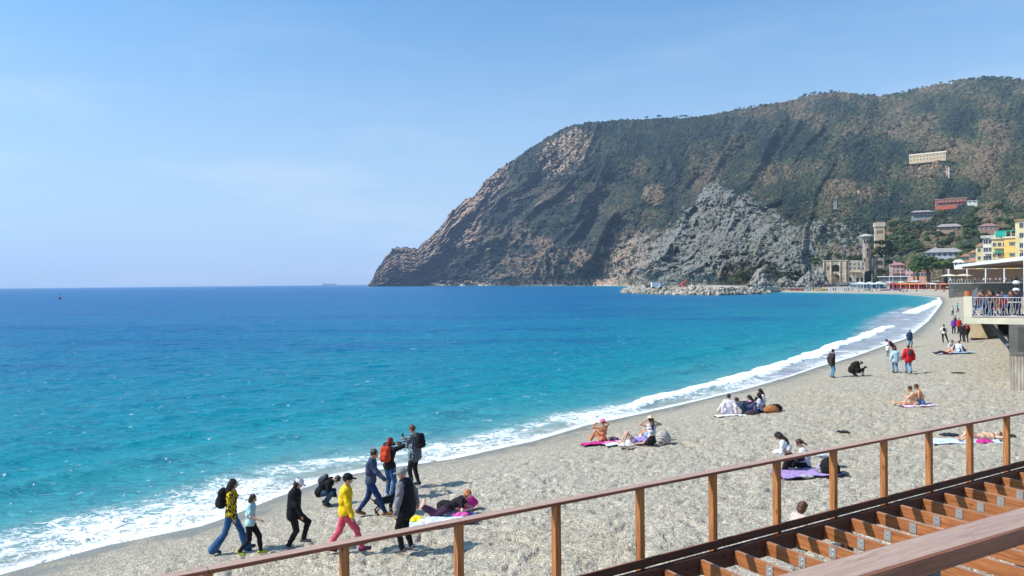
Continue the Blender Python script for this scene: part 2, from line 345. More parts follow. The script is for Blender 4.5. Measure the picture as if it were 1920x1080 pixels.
# scattered flecks on the blue a little further out
c = t.mix(fo, c, (.88,.90,.91))
dist = t.n('ShaderNodeCameraData')
b1 = t.bump(wv3, .9, .65); b2 = t.bump(wv2, .42, .8, b1); b3 = t.bump(wv, .17, 1.0, b2); b4 = t.bump(fo, .05, .6, b3)
sea_m = t.done(c, t.mr(fo, 0, 1, .34, .9), b4, t.mr(fo, 0, 1, .10, .1)); t.b.inputs['IOR'].default_value = 1.333
tag(link('sea', mesh_np('sea', V, Fc, [sea_m], True, attrs=at)), 'blue sea turning turquoise towards the foaming beach edge', kind='structure')

# ================================================================ HEADLAND
CR = np.array([(560,534.6),(690,534),(694,531),(700,520),(706,506),(712,499),(722,482),(733,469),(745,461),(750,465),(757,462),(770,465),(783,467),(790,458),(800,450),(815,436),(830,421),(838,409),(843,398),(855,390),(866,378),(875,372),(890,368),(896,358),(900,352),(915,335),(930,322),(950,308),(975,291),(990,280),(1005,272),(1020,262),(1040,249),(1060,240),(1080,234),(1100,231),(1130,227),(1160,226),(1200,224),(1250,221),(1290,222),(1330,216),(1380,206),(1430,199),(1480,190),(1520,179),(1560,172),(1600,176),(1640,182),(1680,178),(1720,168),(1760,160),(1800,153),(1850,147),(1900,150),(1960,155),(2100,170),(2400,210)])
FD = np.array([(560,2350),(690,2320),(760,2150),(900,1800),(1160,1150),(1250,850),(1350,620),(1450,480),(1500,470),(1550,462),(1700,438),(1780,400),(1840,330),(1900,290),(2100,250),(2400,220)])
CD = np.array([(560,2400),(700,2450),(800,2420),(900,2300),(1100,2000),(1300,1900),(1500,1950),(1700,1850),(2100,1700),(2400,1500)])
def hcrest(x): return np.interp(x, CR[:,0], CR[:,1])
def hfD(x): return np.interp(x, FD[:,0], FD[:,1])
def hcD(x): return np.interp(x, CD[:,0], CD[:,1])
def hfy(x):
    zf = np.interp(x, [690, 1160, 1400, 1500, 2100], [-1.5, -1.5, -1, 1.5, 2.5]); return hor(x)+(CAMZ-zf)*F/hfD(x)
def hill_D(x, t):
    """depth of the hillside along azimuth x at share t of its height in view"""
    w1 = fbm(x/160, t*2.2, 3, 201)*.9
    u = x/95 + (1-t)*2.1 + w1; v = t*1.6 + x/500
    rd = ridged(u, v, 4, 211, .5)-.5; yq = (1-t)*300; fn = ridged((x+.95*yq)/38+1.5*w1, (yq-.5*x)/21+w1, 5, 231, .6)-.5; ff = fbm((x+.6*yq)/11, (yq-.4*x)/8, 4, 251, .6)
    crag = 1+.45*np.clip(cragm(x, t), 0, 1)
    base = hfD(x)+(hcD(x)-hfD(x))*np.power(np.clip(t, 0, 1.0), 1.55)
    env = sstep(0, .10, t)*(1-.5*sstep(.8, 1, t))
    # the grey bluff stands forward of the slope behind it
    bl = np.exp(-(((x-1370)/150)**2))*sstep(.62, .50, t)
    return base*(1 - env*(.15*rd+.040*fn*crag+.014*ff*crag*(1+1.3*sstep(1000, 850, x))) - .10*bl*sstep(0, .2, t))
def cragm(x, t):
    """bare rock mask"""
    y = hfy(x)+(hcrest(x)-hfy(x))*t
    edge = y-hcrest(x)
    m = sstep(92, 20, edge)*sstep(1010, 880, x)*1.0
    m = np.maximum(m, sstep(1.15, .75, np.hypot((x-735)/75, (y-500)/48)))
    m = np.maximum(m, .95*sstep(1.1, .7, np.abs((x-870)/34+(y-415)/150))*sstep(1.2, .8, np.abs(y-412)/52))
    m = np.maximum(m, .62*sstep(1.35, .5, np.hypot((x-1075-(250-y)*.5)/52, (y-285)/52)))
    wob = fbm(x/30, y/30, 3, 350)*26; ln = 337+np.where(x < 1345, (1345-x)*.88, (x-1345)*.47)+wob
    m = np.maximum(m, 1.0*sstep(-4, 16, y-ln)*sstep(1090, 1150, x)*sstep(1560, 1530, x))           # grey bluff
    m = np.maximum(m, .9*sstep(1.2, .8, np.hypot((x-1560)/75, (y-452)/46)))
    m = np.maximum(m, .6*sstep(1.2, .6, np.hypot((x-1240)/110, (y-480)/60)))
    m = np.maximum(m, .65*sstep(1.2, .5, np.hypot((x-1750)/62, (y-322)/18)))
    m = np.maximum(m, .60*sstep(1.2, .5, np.hypot((x-1640)/42, (y-368)/26)))
    m = np.maximum(m, .55*sstep(24, 6, hfy(x)-y)*sstep(1500, 1400, x))
    return m
pxs = np.concatenate([np.arange(690.5, 1960, 1.45), np.linspace(1962, 2400, 110)]); ts = np.linspace(0, 1, 300)
XX, TT = np.meshgrid(pxs, ts); DD = hill_D(XX, TT)
jag = (fbm(XX/7, XX*0+3, 3, 301)*2.2+fbm(XX/2.6, XX*0+8, 2, 303)*1.1)*sstep(.55, 1, TT)*sstep(690, 700, XX)
YY = hfy(XX)+(hcrest(XX)-hfy(XX))*TT+jag
cr_ = cragm(XX, TT); YY = YY - (ridged(XX/6, TT*30, 2, 305)-.5)*2.0*cr_*sstep(0, .08, TT)*sstep(0, .06, 1-TT)
V3 = CAM[None, None]+DD[..., None]*(f_+((XX-960)/F)[..., None]*r_-((YY-540)/F)[..., None]*u_)
# back of the ridge
back = [V3[-1]+np.array([0, k, -g]) for k, g in ((120, 25), (500, 200), (1100, 700))]
bk = V3[-1].copy(); dirv = np.stack([(pxs-960)/F, np.ones_like(pxs)], -1)
rows = [V3]
for k, g in ((90, .04), (400, .5), (800, 1.2)):
    q = V3[-1].copy(); q[:, 0] += dirv[:, 0]*k; q[:, 1] += k; q[:, 2] = q[:, 2]*(1-g)-5*g; rows.append(q[None])
V3 = np.concatenate(rows, 0); nr, nc = V3.shape[:2]
def padr(a, v=None): return np.concatenate([a]+[a[-1:]]*3, 0)
scree = (.9*sstep(1.2, .5, np.hypot((XX-780-(YY-500)*-1.6)/46, (YY-512)/26)) + .8*sstep(1.2, .6, np.hypot((XX-1225)/26, (YY-365)/26)) + .8*sstep(1.1, .5, np.hypot((XX-1050+(YY-375)*1.6)/40, (YY-378)/16))
  + .85*sstep(1.1, .6, np.hypot((XX-1580)/42, (YY-343)/11)) + 1.0*sstep(1.3, .5, np.hypot((XX-1000)/130, (YY-482)/42))*sstep(.46, .66, ridged(XX/34+TT*11, TT*7, 3, 330)) + .35*sstep(1.2, .5, np.hypot((XX-1870+(YY-265)*.3)/70, (YY-268)/26))*sstep(.45, .6, ridged(XX/30, TT*20, 2, 331))
  + .6*sstep(1.2,.5,np.hypot((XX-1130)/70,(YY-500)/22)) + .55*sstep(.60,.70,fbm(XX/50+TT*6,TT*7,3,340)*.5+.5)*sstep(.75,.4,TT))
scree = np.clip(scree, 0, 1)
strip = sstep(6, 2, hfy(XX)-YY)*sstep(800, 830, XX)*sstep(1165, 1140, XX)
lush = sstep(1590, 1670, XX)*sstep(385, 415, YY); scree = scree*(1-lush); rkv = np.clip(cr_*(1-lush), 0, 1); grn = sstep(1120, 1260, XX)*sstep(1575, 1530, XX)*sstep(300, 360, YY)
at = {'rock': padr(rkv).ravel(), 'scree': padr(scree).ravel(), 'strip': padr(strip).ravel(), 'lush': padr(lush).ravel(), 'grey': padr(np.maximum(grn, sstep(1480,1530,XX)*sstep(1640,1600,XX)*sstep(400,430,YY))).ravel()}
t = NT('hillside'); co = t.co()
n1 = t.noise(co, .012, 6, .6, .5); n2 = t.noise(co, .05, 6, .65, .3); n3 = t.noise(co, .22, 5, .7)
veg = t.ramp(n2, [(.28, (.020,.030,.032)), (.45, (.038,.050,.042)), (.58, (.066,.066,.052)), (.75, (.11,.09,.072))])
soil = t.ramp(n3, [(.25, (.10,.07,.05)), (.5, (.22,.155,.105)), (.8, (.34,.26,.18))])
tan = t.ramp(n3, [(.25, (.09,.065,.055)), (.40, (.29,.19,.13)), (.54, (.52,.36,.25)), (.75, (.68,.54,.42))])
gry = t.ramp(n3, [(.25, (.09,.09,.08)), (.43, (.19,.195,.17)), (.58, (.31,.31,.275)), (.8, (.50,.50,.44))])
rust = t.mr(n2, .46, .60); gry = t.mix(t.math('MULTIPLY', rust, .65), gry, t.mix(n3, (.10,.075,.06), (.26,.20,.155))); pal = t.mr(n1, .50, .62); gry = t.mix(t.math('MULTIPLY', pal, .45), gry, t.mix(n3, (.16,.19,.17), (.46,.50,.46)))
rk = t.attr('rock'); rkm = t.mr(t.math('ADD', rk, t.math('MULTIPLY', t.math('SUBTRACT', n2, .5), 1.8)), .30, .62)
scm = t.mr(t.math('ADD', t.attr('scree'), t.math('MULTIPLY', t.math('SUBTRACT', n2, .5), 1.2)), .35, .7)
c = t.mix(t.math('MULTIPLY', t.mr(n1, .54, .68, 0, .20), t.math('SUBTRACT', 1, t.attr('lush'))), veg, soil); c = t.mix(t.math('MULTIPLY', t.attr('lush'), .8), c, (.030,.042,.022))
c = t.mix(scm, c, soil); c = t.mix(rkm, c, t.mix(t.attr('grey'), tan, gry)); c = t.mix(t.mr(t.attr('strip'), .3, .7), c, (.50,.46,.40))
h = t.math('ADD', t.math('MULTIPLY', n2, 2.4), n3); hill_m = t.done(c, .95, t.bump(h, 9, .8), .1)
V = V3.reshape(-1, 3)
tag(link('headland', mesh_np('headland', V, grid_faces(nr, nc), [hill_m], False, attrs=at)), 'steep scrub covered headland with reddish cliffs falling to the sea', kind='structure')
def HP(x, y):
    t = np.clip((y-hfy(x))/(hcrest(x)-hfy(x)), 0, 1); D = float(hill_D(np.array([float(x)]), np.array([float(t)]))[0]); return P(x, y, D), D

# ---- scrub and woodland canopy over the slopes (one mass: nobody could count it)
n = 150000
sx = RNG.uniform(694, 2050, n); sy = RNG.uniform(0, 1, n); tt = sy
yy = hfy(sx)+(hcrest(sx)-hfy(sx))*tt
rk = cragm(sx, tt); nn = fbm(sx/22, yy/16, 4, 400)*.5+.5
dens = (1-.80*np.clip(rk, 0, 1))*sstep(.30, .44, nn+.10)
open_ = sstep(300, 400, yy)*sstep(1560, 1450, sx); thin = fbm(sx/45+yy/60, yy/34, 3, 420)*.5+.5
dens *= 1-open_*.75*sstep(.42, .58, thin)
dens *= 1-.85*np.clip(.8*sstep(1.3, .6, np.hypot((sx-1225)/28, (yy-365)/28))+sstep(1.2, .6, np.hypot((sx-1580)/42, (yy-343)/11))+sstep(1.3, .6, np.hypot((sx-790)/46, (yy-512)/26)), 0, 1)
dens = np.maximum(dens, .95*sstep(1600, 1670, sx)*sstep(385, 412, yy)); dens = dens*(1-.6*sstep(1.3, .5, np.hypot((sx-1000)/130, (yy-482)/42))*sstep(.46, .66, ridged(sx/34+tt*11, tt*7, 3, 330))); area = (hfy(sx)-hcrest(sx))/380
for a_, b_, c_, d_ in [(1704,1773,284,301),(1754,1816,368,387),(1812,1834,374,383),(1709,1750,393,408),(1758,1806,418,432),(1834,1872,418,432),(1733,1808,466,483),(1560,1572,373,392),(1770,1778,312,334),(1637,1664,412,450),(1608,1660,436,500)]:
    dens = dens*~((sx > a_) & (sx < b_) & (yy > c_) & (yy < d_))
k = RNG.random(n) < dens*area; sx = sx[k]; tt = tt[k]; yy = yy[k]
keepout = ~((yy > 525) & (sx > 1430)); sx, tt, yy = sx[keepout], tt[keepout], yy[keepout]
hD = hill_D(sx, tt); ww = np.interp(sx, [694, 1100, 1500, 1700], [1.15, 1.35, 1.7, 2.3])*(1+.6*sstep(360, 480, yy)*sstep(1500, 1640, sx))
rad = ww*RNG.uniform(.4, 1.0, len(sx))**1.0*1.9*RNG.choice([.6, .8, 1.25], len(sx))*hD/F
pts = CAM[None]+hD[:, None]*(f_+((sx-960)/F)[:, None]*r_-((yy-540)/F)[:, None]*u_)
me = bpy.data.meshes.new('hillside_scrub'); me.vertices.add(len(pts)); me.vertices.foreach_set('co', pts.astype(np.float32).ravel())
a = me.attributes.new('rad', 'FLOAT', 'POINT'); a.data.foreach_set('value', rad.astype(np.float32))
tone = np.clip(fbm(sx/60, yy/40, 3, 440)*.9+.5+RNG.normal(0, .14, len(sx)), 0, 1); 
tone = np.clip(tone + .25*sstep(1560, 1700, sx)*sstep(380, 460, yy), 0, 1)
a = me.attributes.new('tone', 'FLOAT', 'POINT'); a.data.foreach_set('value', tone.astype(np.float32))
t = NT('scrub_leaves'); 
ta = t.n('ShaderNodeAttribute', attribute_type='INSTANCER', attribute_name='tone').outputs['Fac']; oi = t.n('ShaderNodeObjectInfo')
c = t.ramp(ta, [(0, (.016,.029,.030)), (.3, (.028,.045,.033)), (.55, (.052,.066,.037)), (.75, (.092,.090,.052)), (.90, (.145,.112,.073)), (1, (.17,.125,.085))])
nz_ = t.noise(t.co('Object'), 2.6, 3); c = t.mix(t.mr(nz_, .35, .65), t.mix(1, c, (.55,.6,.65), 'MULTIPLY'), t.mix(1, c, (1.3,1.25,1.1), 'MULTIPLY'))
scrub_m = t.done(c, .9, t.bump(nz_, .4, .8), .15)
me.materials.append(scrub_m)
ob = link('hillside_scrub', me); tag(ob, 'dark green scrub and woodland covering the headland slopes', 'scrub', kind='stuff')
ng = bpy.data.node_groups.new('scatter', 'GeometryNodeTree'); ng.interface.new_socket('Geometry', in_out='INPUT', socket_type='NodeSocketGeometry'); ng.interface.new_socket('Geometry', in_out='OUTPUT', socket_type='NodeSocketGeometry')
N = ng.nodes.new; gi = N('NodeGroupInput'); go = N('NodeGroupOutput'); ico = N('GeometryNodeMeshIcoSphere'); ico.inputs['Subdivisions'].default_value = 2
sp_ = N('GeometryNodeSetPosition'); ps = N('GeometryNodeInputPosition'); nx = N('ShaderNodeTexNoise'); nx.inputs['Scale'].default_value = 1.7; nx.inputs['Detail'].default_value = 1
vs = N('ShaderNodeVectorMath'); vs.operation = 'SUBTRACT'; vs.inputs[1].default_value = (.5, .5, .5); vm = N('ShaderNodeVectorMath'); vm.operation = 'SCALE'; vm.inputs['Scale'].default_value = 1.5
sm = N('GeometryNodeSetMaterial'); sm.inputs['Material'].default_value = scrub_m; iop = N('GeometryNodeInstanceOnPoints'); na = N('GeometryNodeInputNamedAttribute'); na.data_type = 'FLOAT'; na.inputs['Name'].default_value = 'rad'
rr = N('FunctionNodeRandomValue'); rr.data_type = 'FLOAT_VECTOR'; rr.inputs[1].default_value = (6.28, 6.28, 6.28)
GL = ng.links.new
GL(ps.outputs[0], nx.inputs['Vector']); GL(nx.outputs['Color'], vs.inputs[0]); GL(vs.outputs[0], vm.inputs[0]); GL(ico.outputs[0], sp_.inputs[0]); GL(vm.outputs[0], sp_.inputs['Offset'])
GL(sp_.outputs[0], sm.inputs[0]); GL(sm.outputs[0], iop.inputs['Instance']); GL(gi.outputs[0], iop.inputs['Points']); GL(na.outputs['Attribute'], iop.inputs['Scale']); GL(rr.outputs[0], iop.inputs['Rotation'])
GL(iop.outputs[0], go.inputs[0])
md = ob.modifiers.new('scatter', 'NODES'); md.node_group = ng
# ---- air
hb = MB(); hb.box(-9000, 9000, -900, 13000, -14, 640); hz_m = bpy.data.materials.new('haze_air'); hz_m.use_nodes = True; q = hz_m.node_tree; q.nodes.clear()
o_ = q.nodes.new('ShaderNodeOutputMaterial'); pv = q.nodes.new('ShaderNodeVolumePrincipled'); pv.inputs['Density'].default_value = HAZE = .00008; pv.inputs['Color'].default_value = (.60,.76,1,1); q.links.new(pv.outputs[0], o_.inputs['Volume'])
if HAZE: tag(hb.build('haze', hz_m), kind='stuff')
# ================================================================ WOODEN DECK FRAME AND RAILINGS
E = np.array([.8580, .5137, 0]); N_ = np.array([-.5137, .8580, 0]); UP = np.array([0, 0, 1.])
def wood(name, ca, cb, cc_, weather=0, seed=0):
    t = NT(name); co = t.co('Object', (.55, 9, 9)); oi = t.n('ShaderNodeObjectInfo').outputs['Random']
    ad = t.n('ShaderNodeVectorMath', operation='ADD'); t.l(co, ad.inputs[0]); cb_ = t.n('ShaderNodeCombineXYZ'); t.l(t.math('MULTIPLY', oi, 37.0), cb_.inputs[0]); t.l(t.math('MULTIPLY', oi, 11.0), cb_.inputs[1]); t.l(cb_.outputs[0], ad.inputs[1]); co = ad.outputs[0]
    g = t.noise(co, 3.2, 6, .62, .7); g2 = t.noise(co, 15, 5, .7, .2)
    c = t.ramp(g, [(.30, ca), (.50, cb), (.70, cc_)])
    kn = t.n('ShaderNodeMapping'); kn.inputs['Scale'].default_value = (5, .55, .55); t.l(co, kn.inputs[0])
    vo = t.n('ShaderNodeTexVoronoi'); vo.inputs['Scale'].default_value = 1.0; t.l(kn.outputs[0], vo.inputs[0])
    c = t.mix(t.mr(vo.outputs[0], .05, .16, .85, 0), c, cmul(ca, .35)); c = t.mix(t.mr(g2, .56, .74, 0, .55), c, cmul(ca, .45))
    c = t.mix(t.math('MULTIPLY', oi, .28), c, cmul(cb, .6))
    if weather:
        c = t.mix(t.mr(g2, .35, .6, weather, weather*.55), c, (.50,.39,.34)); c = t.mix(t.mr(g, .60, .66, 0, .5), c, (.17,.10,.08))
    return t.done(c, .55 if not weather else .75, t.bump(t.math('ADD', g2, t.math('MULTIPLY', g, .6)), .006, .9), .3)
W_or = wood('stained_wood', (.19,.062,.020), (.43,.165,.052), (.60,.27,.10)); W_br = wood('brown_wood', (.15,.050,.030), (.28,.105,.058), (.38,.16,.09)); W_top = wood('weathered_wood', (.22,.105,.07), (.37,.21,.15), (.50,.32,.23), .6)
W_shade = wood('shaded_wood', (.045,.017,.011), (.085,.032,.02), (.13,.05,.03)); W_jo = wood('joist_wood', (.15,.043,.014), (.36,.125,.040), (.52,.21,.075)); W_join = wood('joist_top_wood', (.20,.085,.05), (.36,.18,.12), (.50,.30,.22), .22)  # darkest wood: shade on lower rail and beams put into the colour
STEEL = M((.50,.52,.54), .35, 'galvanised_steel', .5, .7); BOLT = M((.62,.63,.65), .25, 'bolt_steel', .5, .9)
def beam(name, p0, p1, wid, hgt, parent, side=W_br, top=None, r=.006, up=UP, off=None, cut=0):
    """squared timber from p0 to p1 (centre line), rounded arrises, long axis = local x"""
    p0 = np.array(p0, float); p1 = np.array(p1, float); d = p1-p0; Ln = np.linalg.norm(d); d /= Ln
    y = np.cross(up, d); y /= np.linalg.norm(y); z = np.cross(d, y)
    hw, hh = wid/2, hgt/2; pf = []
    for sx, sy, a0 in ((1,1,0),(-1,1,90),(-1,-1,180),(1,-1,270)):
        for a in (0, 45, 90): q = math.radians(a0+a); pf.append((sx*(hw-r)+r*math.cos(q), sy*(hh-r)+r*math.sin(q)))
    n = len(pf); m = MB(); xs = np.linspace(0, Ln, 2)
    vs = [(x + (cut*(b/hgt+.5) if x == 0 else 0), a, b) for x in xs for a, b in pf]
    fs = [(i, (i+1)%n, n+(i+1)%n, n+i) for i in range(n)]; m.add(vs, [tuple(f[::-1]) for f in fs]+[tuple(range(n)), tuple(range(n, 2*n))[::-1]])
    m.m = [1 if i in (2,) else 0 for i in range(n)]+[0, 0]
    me = bpy.data.meshes.new(name); me.from_pydata(m.v, [], m.f); me.materials.append(side); me.materials.append(top or side); me.polygons.foreach_set('material_index', m.m)
    me.polygons.foreach_set('use_smooth', [False]*len(m.f)); me.update(); me.validate()
    o = link(name, me, parent); mt = Matrix([[d[0], y[0], z[0], p0[0]], [d[1], y[1], z[1], p0[1]], [d[2], y[2], z[2], p0[2]], [0,0,0,1]])
    o.matrix_world = (parent.matrix_world.inverted() if parent is not None else Matrix()) @ mt if parent is None else mt
    if parent is not None:
        pm = Matrix.Translation(parent.location) @ Matrix.Rotation(parent.rotation_euler[2], 4, 'Z'); o.matrix_parent_inverse = Matrix(); o.matrix_local = pm.inverted() @ mt
    return o
KK = 1400*7.70/.5137
def along(iu): return (KK*iu*1e-6)                                    # depth of a point of the rail line
def ept(q, D): # point on plane n.p=q at depth D
    X_ = (.8580*D-q)/.5137; return np.array([X_, D, 0])
rl = empty('wooden_railing', ept(7.7, along(409.3)), label='long slatless brown wooden railing standing along the seaward edge of the deck frame', cat='railing')
ks = range(-4, 13); pD = {k: along(409.3+33.2*k) for k in ks}
for k in ks:
    b = ept(7.70, pD[k]); beam('post', b+UP*2.42, b+UP*3.835, .080 if False else .10, .085, rl, W_or, up=E, r=.007)
for k0 in range(-4, 12, 2):                                            # top rail in lengths of two bays
    a = ept(7.70, pD[k0]); b = ept(7.70, pD[min(k0+2, 12)]); beam('handrail', a+E*.003+UP*3.856, b-E*.003+UP*3.856, .145, .042, rl, W_br, W_top, r=.010)
for k in range(-4, 12):
    a = ept(7.632, pD[k]); b = ept(7.632, pD[k+1]); beam('lower_rail', a+E*.012+UP*2.848, b-E*.012+UP*2.848, .030, .115, rl, W_shade, W_br, r=.004)
dk = empty('deck_frame', ept(7.6, along(520))+UP*2.4, label='open timber deck frame of brown joists below the near handrail', cat='deck frame')
beam('edge_beam', ept(7.59, pD[-4])+UP*2.64, ept(7.59, pD[12]+.4)+UP*2.64, .085, .26, dk, W_shade, W_shade)
beam('wall_beam', ept(1.20, 1.4)+UP*2.55, ept(1.20, 12)+UP*2.55, .10, .30, dk, W_br)
beam('under_beam', ept(4.3, 3.2)+UP*2.37, ept(4.3, 14.5)+UP*2.37, .16, .26, dk, W_shade)
KJ = 1400*7.54/.5137
for j in range(-12, 19):
    D = KJ*(486.6+16.72*j)*1e-6; tip = ept(7.542, D)
    jo = beam('joist', tip+UP*2.635, tip-N_*6.28+UP*2.635, .055, .20, dk, W_jo, W_join, r=.005, cut=.012)
    m = MB(); m.box(.58, .69, -.0375, -.0285, -.075, .085); pl = m.build('bracket_plate', STEEL, jo)
    if j == -12:
        m = MB(); m.tube([(.635, -.037, 0), (.635, -.046, 0)], .011, 8); o_b = m.build('bolt', BOLT, pl); o_b.location = (0,0,-.035); bolt_me = o_b.data; link('bolt', bolt_me, pl, (0,0,.035))
    else:
        for zz in (-.035, .035): link('bolt', bolt_me, pl, (0,0,zz))
for k in (-3, 1, 5, 9): b = ept(7.59, pD[k]); beam('support_post', b+UP*.5, b+UP*2.505, .14, .14, dk, W_shade, up=E)
# the near handrail of the promenade
E2 = np.array([1.834, 1, 0]); E2 /= np.linalg.norm(E2); N2 = np.array([-E2[1], E2[0], 0])
a0 = np.array([.686*2.09, 2.09, 0]); nr_ = empty('near_handrail', a0, label='thick weathered wooden handrail close to the viewer in the bottom right corner', cat='handrail')
beam('top_rail', a0+N2*.058-E2*2.2+UP*5.873, a0+N2*.058+E2*4.5+UP*5.873, .116, .050, nr_, W_br, W_top, r=.011)
for s in (-.36, 1.6, 3.6):
    b = a0+N2*.055+E2*s; m = MB(); c, sn = E2[0], E2[1]
    beam('rail_post', b+UP*4.6, b+UP*5.842, .045, .045, nr_, M((.05,.09,.10), .4, 'painted_metal', .5, .3), up=E2)
# promenade slab under the viewer
m = MB(); q = [a0+N2*.15-E2*2.2, a0+N2*.15+E2*5, a0-N2*4+E2*5, a0-N2*4-E2*2.2]; m.prism([(p[0], p[1]) for p in q], 4.3, 4.62)
tag(m.build('promenade', M((.35,.33,.30), .9, 'concrete')), kind='structure')

# ================================================================ CONCRETE TERRACE ON THE RIGHT
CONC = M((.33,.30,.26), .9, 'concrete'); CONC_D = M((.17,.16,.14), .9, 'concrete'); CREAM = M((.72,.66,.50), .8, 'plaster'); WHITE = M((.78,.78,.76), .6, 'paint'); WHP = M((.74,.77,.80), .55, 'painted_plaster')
TD = 38.0; tl = P(1810, 600, TD); TX = tl[0]; SZ = 4.62
TR_ = -math.radians(32.6)
te = empty('concrete_terrace', (TX, TD, SZ), TR_, label='cream concrete seaside terrace on a pier with open railing full of seated people', cat='terrace')
def loc_(v): d = np.asarray(v)-np.array([TX, TD, SZ]); c, s = math.cos(-TR_), math.sin(-TR_); return np.array([d[0]*c-d[1]*s, d[0]*s+d[1]*c, d[2]])
m = MB(); m.box(0, 16, 0, 46, -.30, -.12, 0); m.build('slab', M((.55,.49,.38), .85, 'concrete'), te)
m = MB(); m.box(-.06, 16, -.06, 0, -.32, -.02); m.box(-.06, 0, 0, 46, -.32, -.02); m.build('slab_edge', CREAM, te)
m = MB(); m.box(0, 16, 0, 46, -.12, -.02); m.build('floor', M((.40,.28,.20), .8, 'tiles'), te)
m = MB(); m.box(-.06, .30, -.064, .22, -.02, 1.06); m.build('corner_pillar', CREAM, te)
m = MB(); m.ring([(.10, 1.06), (.15, 1.08), (.18, 1.30), (.19, 1.33), (.155, 1.33), (.14, 1.28)], 12, (.13, .08, 0)); pot = m.build('pot_base', M((.50,.15,.06), .8, 'terracotta'), te); pot['label'] = 'terracotta cap on the pillar'
# front piece: railing with slightly wavy bars
m = MB(); m.tube([(.30, .03, 1.0), (16, .03, 1.0)], .022, 6); m.tube([(.30, .03, .06), (16, .03, .06)], .018, 6); m.build('top_rail', M((.62,.64,.68), .4, 'rail_metal', .5, .5), te)
barm = M((.46,.46,.47), .45, 'bar_metal', .5, .4); bar_me = []
for v in range(3):
    m = MB(); m.tube([(.018*math.sin(v*2+z*9), .03, z) for z in np.linspace(.06, 1.0, 9)], .0135, 5); o = m.build('baluster', barm, te); bar_me.append(o.data); o.location = (.42+.115*v, 0, 0)
for i in range(3, 46): o = link('baluster', bar_me[i % 3], te, (.42+.115*i, 0, 0))
m = MB(); m.tube([(-.0+.03, .3+.0, 1.0), (.03, 45, 1.0)], .022, 6)
for y in np.arange(.5, 45, .115*4): m.tube([(.03, y, 0), (.03, y, 1.0)], .0135, 4)
m.build('side_railing', barm, te)
# pier under the terrace with board marked concrete
t = NT('board_marked_concrete'); co = t.co(); wvx = t.n('ShaderNodeTexWave', bands_direction='X'); wvx.inputs['Scale'].default_value = 2.4; wvx.inputs['Distortion'].default_value = 1.2; wvx.inputs['Detail'].default_value = 3; t.l(t.co('Object', (1,1,.25)), wvx.inputs[0])
nn1 = t.noise(t.co('Object', (3,3,.6)), 2, 5); c = t.mix(t.mr(nn1, .3, .7), (.30,.25,.20), (.50,.44,.37)); c = t.mix(t.mr(wvx.outputs[1], .6, .95, 0, .45), c, (.2,.16,.13)); BMC = t.done(c, .9, t.bump(wvx.outputs[1], .02, .7), .2)
pX = loc_(P(1895, 650, 37.0))[0]
m = MB(); m.box(pX, pX+3.2, -.30, 2.6, -4.1, -1.80); m.build('pier_base', BMC, te)
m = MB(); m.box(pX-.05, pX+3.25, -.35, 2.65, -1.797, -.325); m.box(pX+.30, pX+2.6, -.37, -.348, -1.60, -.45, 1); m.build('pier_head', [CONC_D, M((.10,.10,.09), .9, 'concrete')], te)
bx_ = loc_(P(1818, 601, 73))[0]
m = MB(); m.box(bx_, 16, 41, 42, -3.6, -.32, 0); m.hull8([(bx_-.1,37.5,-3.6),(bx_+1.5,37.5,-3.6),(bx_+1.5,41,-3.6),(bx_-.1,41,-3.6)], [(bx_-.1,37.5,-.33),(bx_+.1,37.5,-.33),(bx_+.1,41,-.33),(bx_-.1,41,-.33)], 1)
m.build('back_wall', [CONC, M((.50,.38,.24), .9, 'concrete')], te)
dx = loc_(P(1871, 610, 71))[0]
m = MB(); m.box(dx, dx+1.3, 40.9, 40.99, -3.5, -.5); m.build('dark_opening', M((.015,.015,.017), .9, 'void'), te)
A_ = loc_(P(1853, 603, 40.5)); B_ = loc_(P(1893, 651, 37.3))
m = MB(); m.tube([A_+np.array([0,0,.5]), A_, B_], [.13, .13, .14], 4); m.build('steel_brace', M((.12,.15,.19), .5, 'painted_steel', .5, .4), te)
# white column, tables, chairs
cx = P(1913, 500, 41)[0]
m = MB(); m.box(0, .55, 0, .55, 0, 4.2); tag(m.build('white_column', WHP, None, (cx, 40.2, SZ-.02)), 'plain pale blue-white square column rising from the terrace at the right edge', 'column')
m = MB(); cxs = P(1903, 540, 40.6)
for i in range(8): m.blob((0, 0, .12+.20*i), (.17-.05*(i % 2), .17-.05*(i % 2), .12), i % 2, 10, 6)
m.tube([(0,0,0),(0,0,1.7)], .02, 6, 1)
tag(m.build('hat_stand', [WHITE, M((.02,.02,.02), .7, 'felt')], None, (cxs[0], 40.5, SZ-.02+.42)), 'stack of alternating black and white rounded pieces on a pole beside the white column', 'stand')
def chair(name, loc, rz, seatm, lab, frame=WHITE):
    t_ = empty(name, loc, rz, label=lab, cat='chair', group='chairs on the terrace')
    m = MB(); m.box(-.22, .22, -.22, .22, .43, .46); m.build('seat', seatm, t_)
    m = MB(); m.box(-.25, .25, -.26, -.23, .62, .92); m.build('backrest', seatm, t_)
    for sx in (-.22, .22):
        m = MB(); m.tube([(sx, -.25, .95), (sx, -.24, .45), (sx, .22, 0)], .014, 5); m.build('leg', frame, t_)
        m = MB(); m.tube([(sx, .22, .45), (sx, -.24, 0)], .014, 5); m.build('leg', frame, t_)
    return t_
REDC = M((.55,.05,.03), .7, 'canvas')
def TP(x, D=38.5): return (P(x, 560, D)[0], D, SZ-.02)
chair('folding_chair', TP(1874), 0.1, REDC, 'red and white folding chair right behind the terrace railing', WHITE)
chair('folding_chair', TP(1836, 38.7), .6, M((.10,.18,.38), .7, 'canvas'), 'folding chair with crossed white legs near the terrace corner')
chair('folding_chair', TP(1850, 40.6), 2.6, REDC, 'red folding chair on the far side of the terrace table')
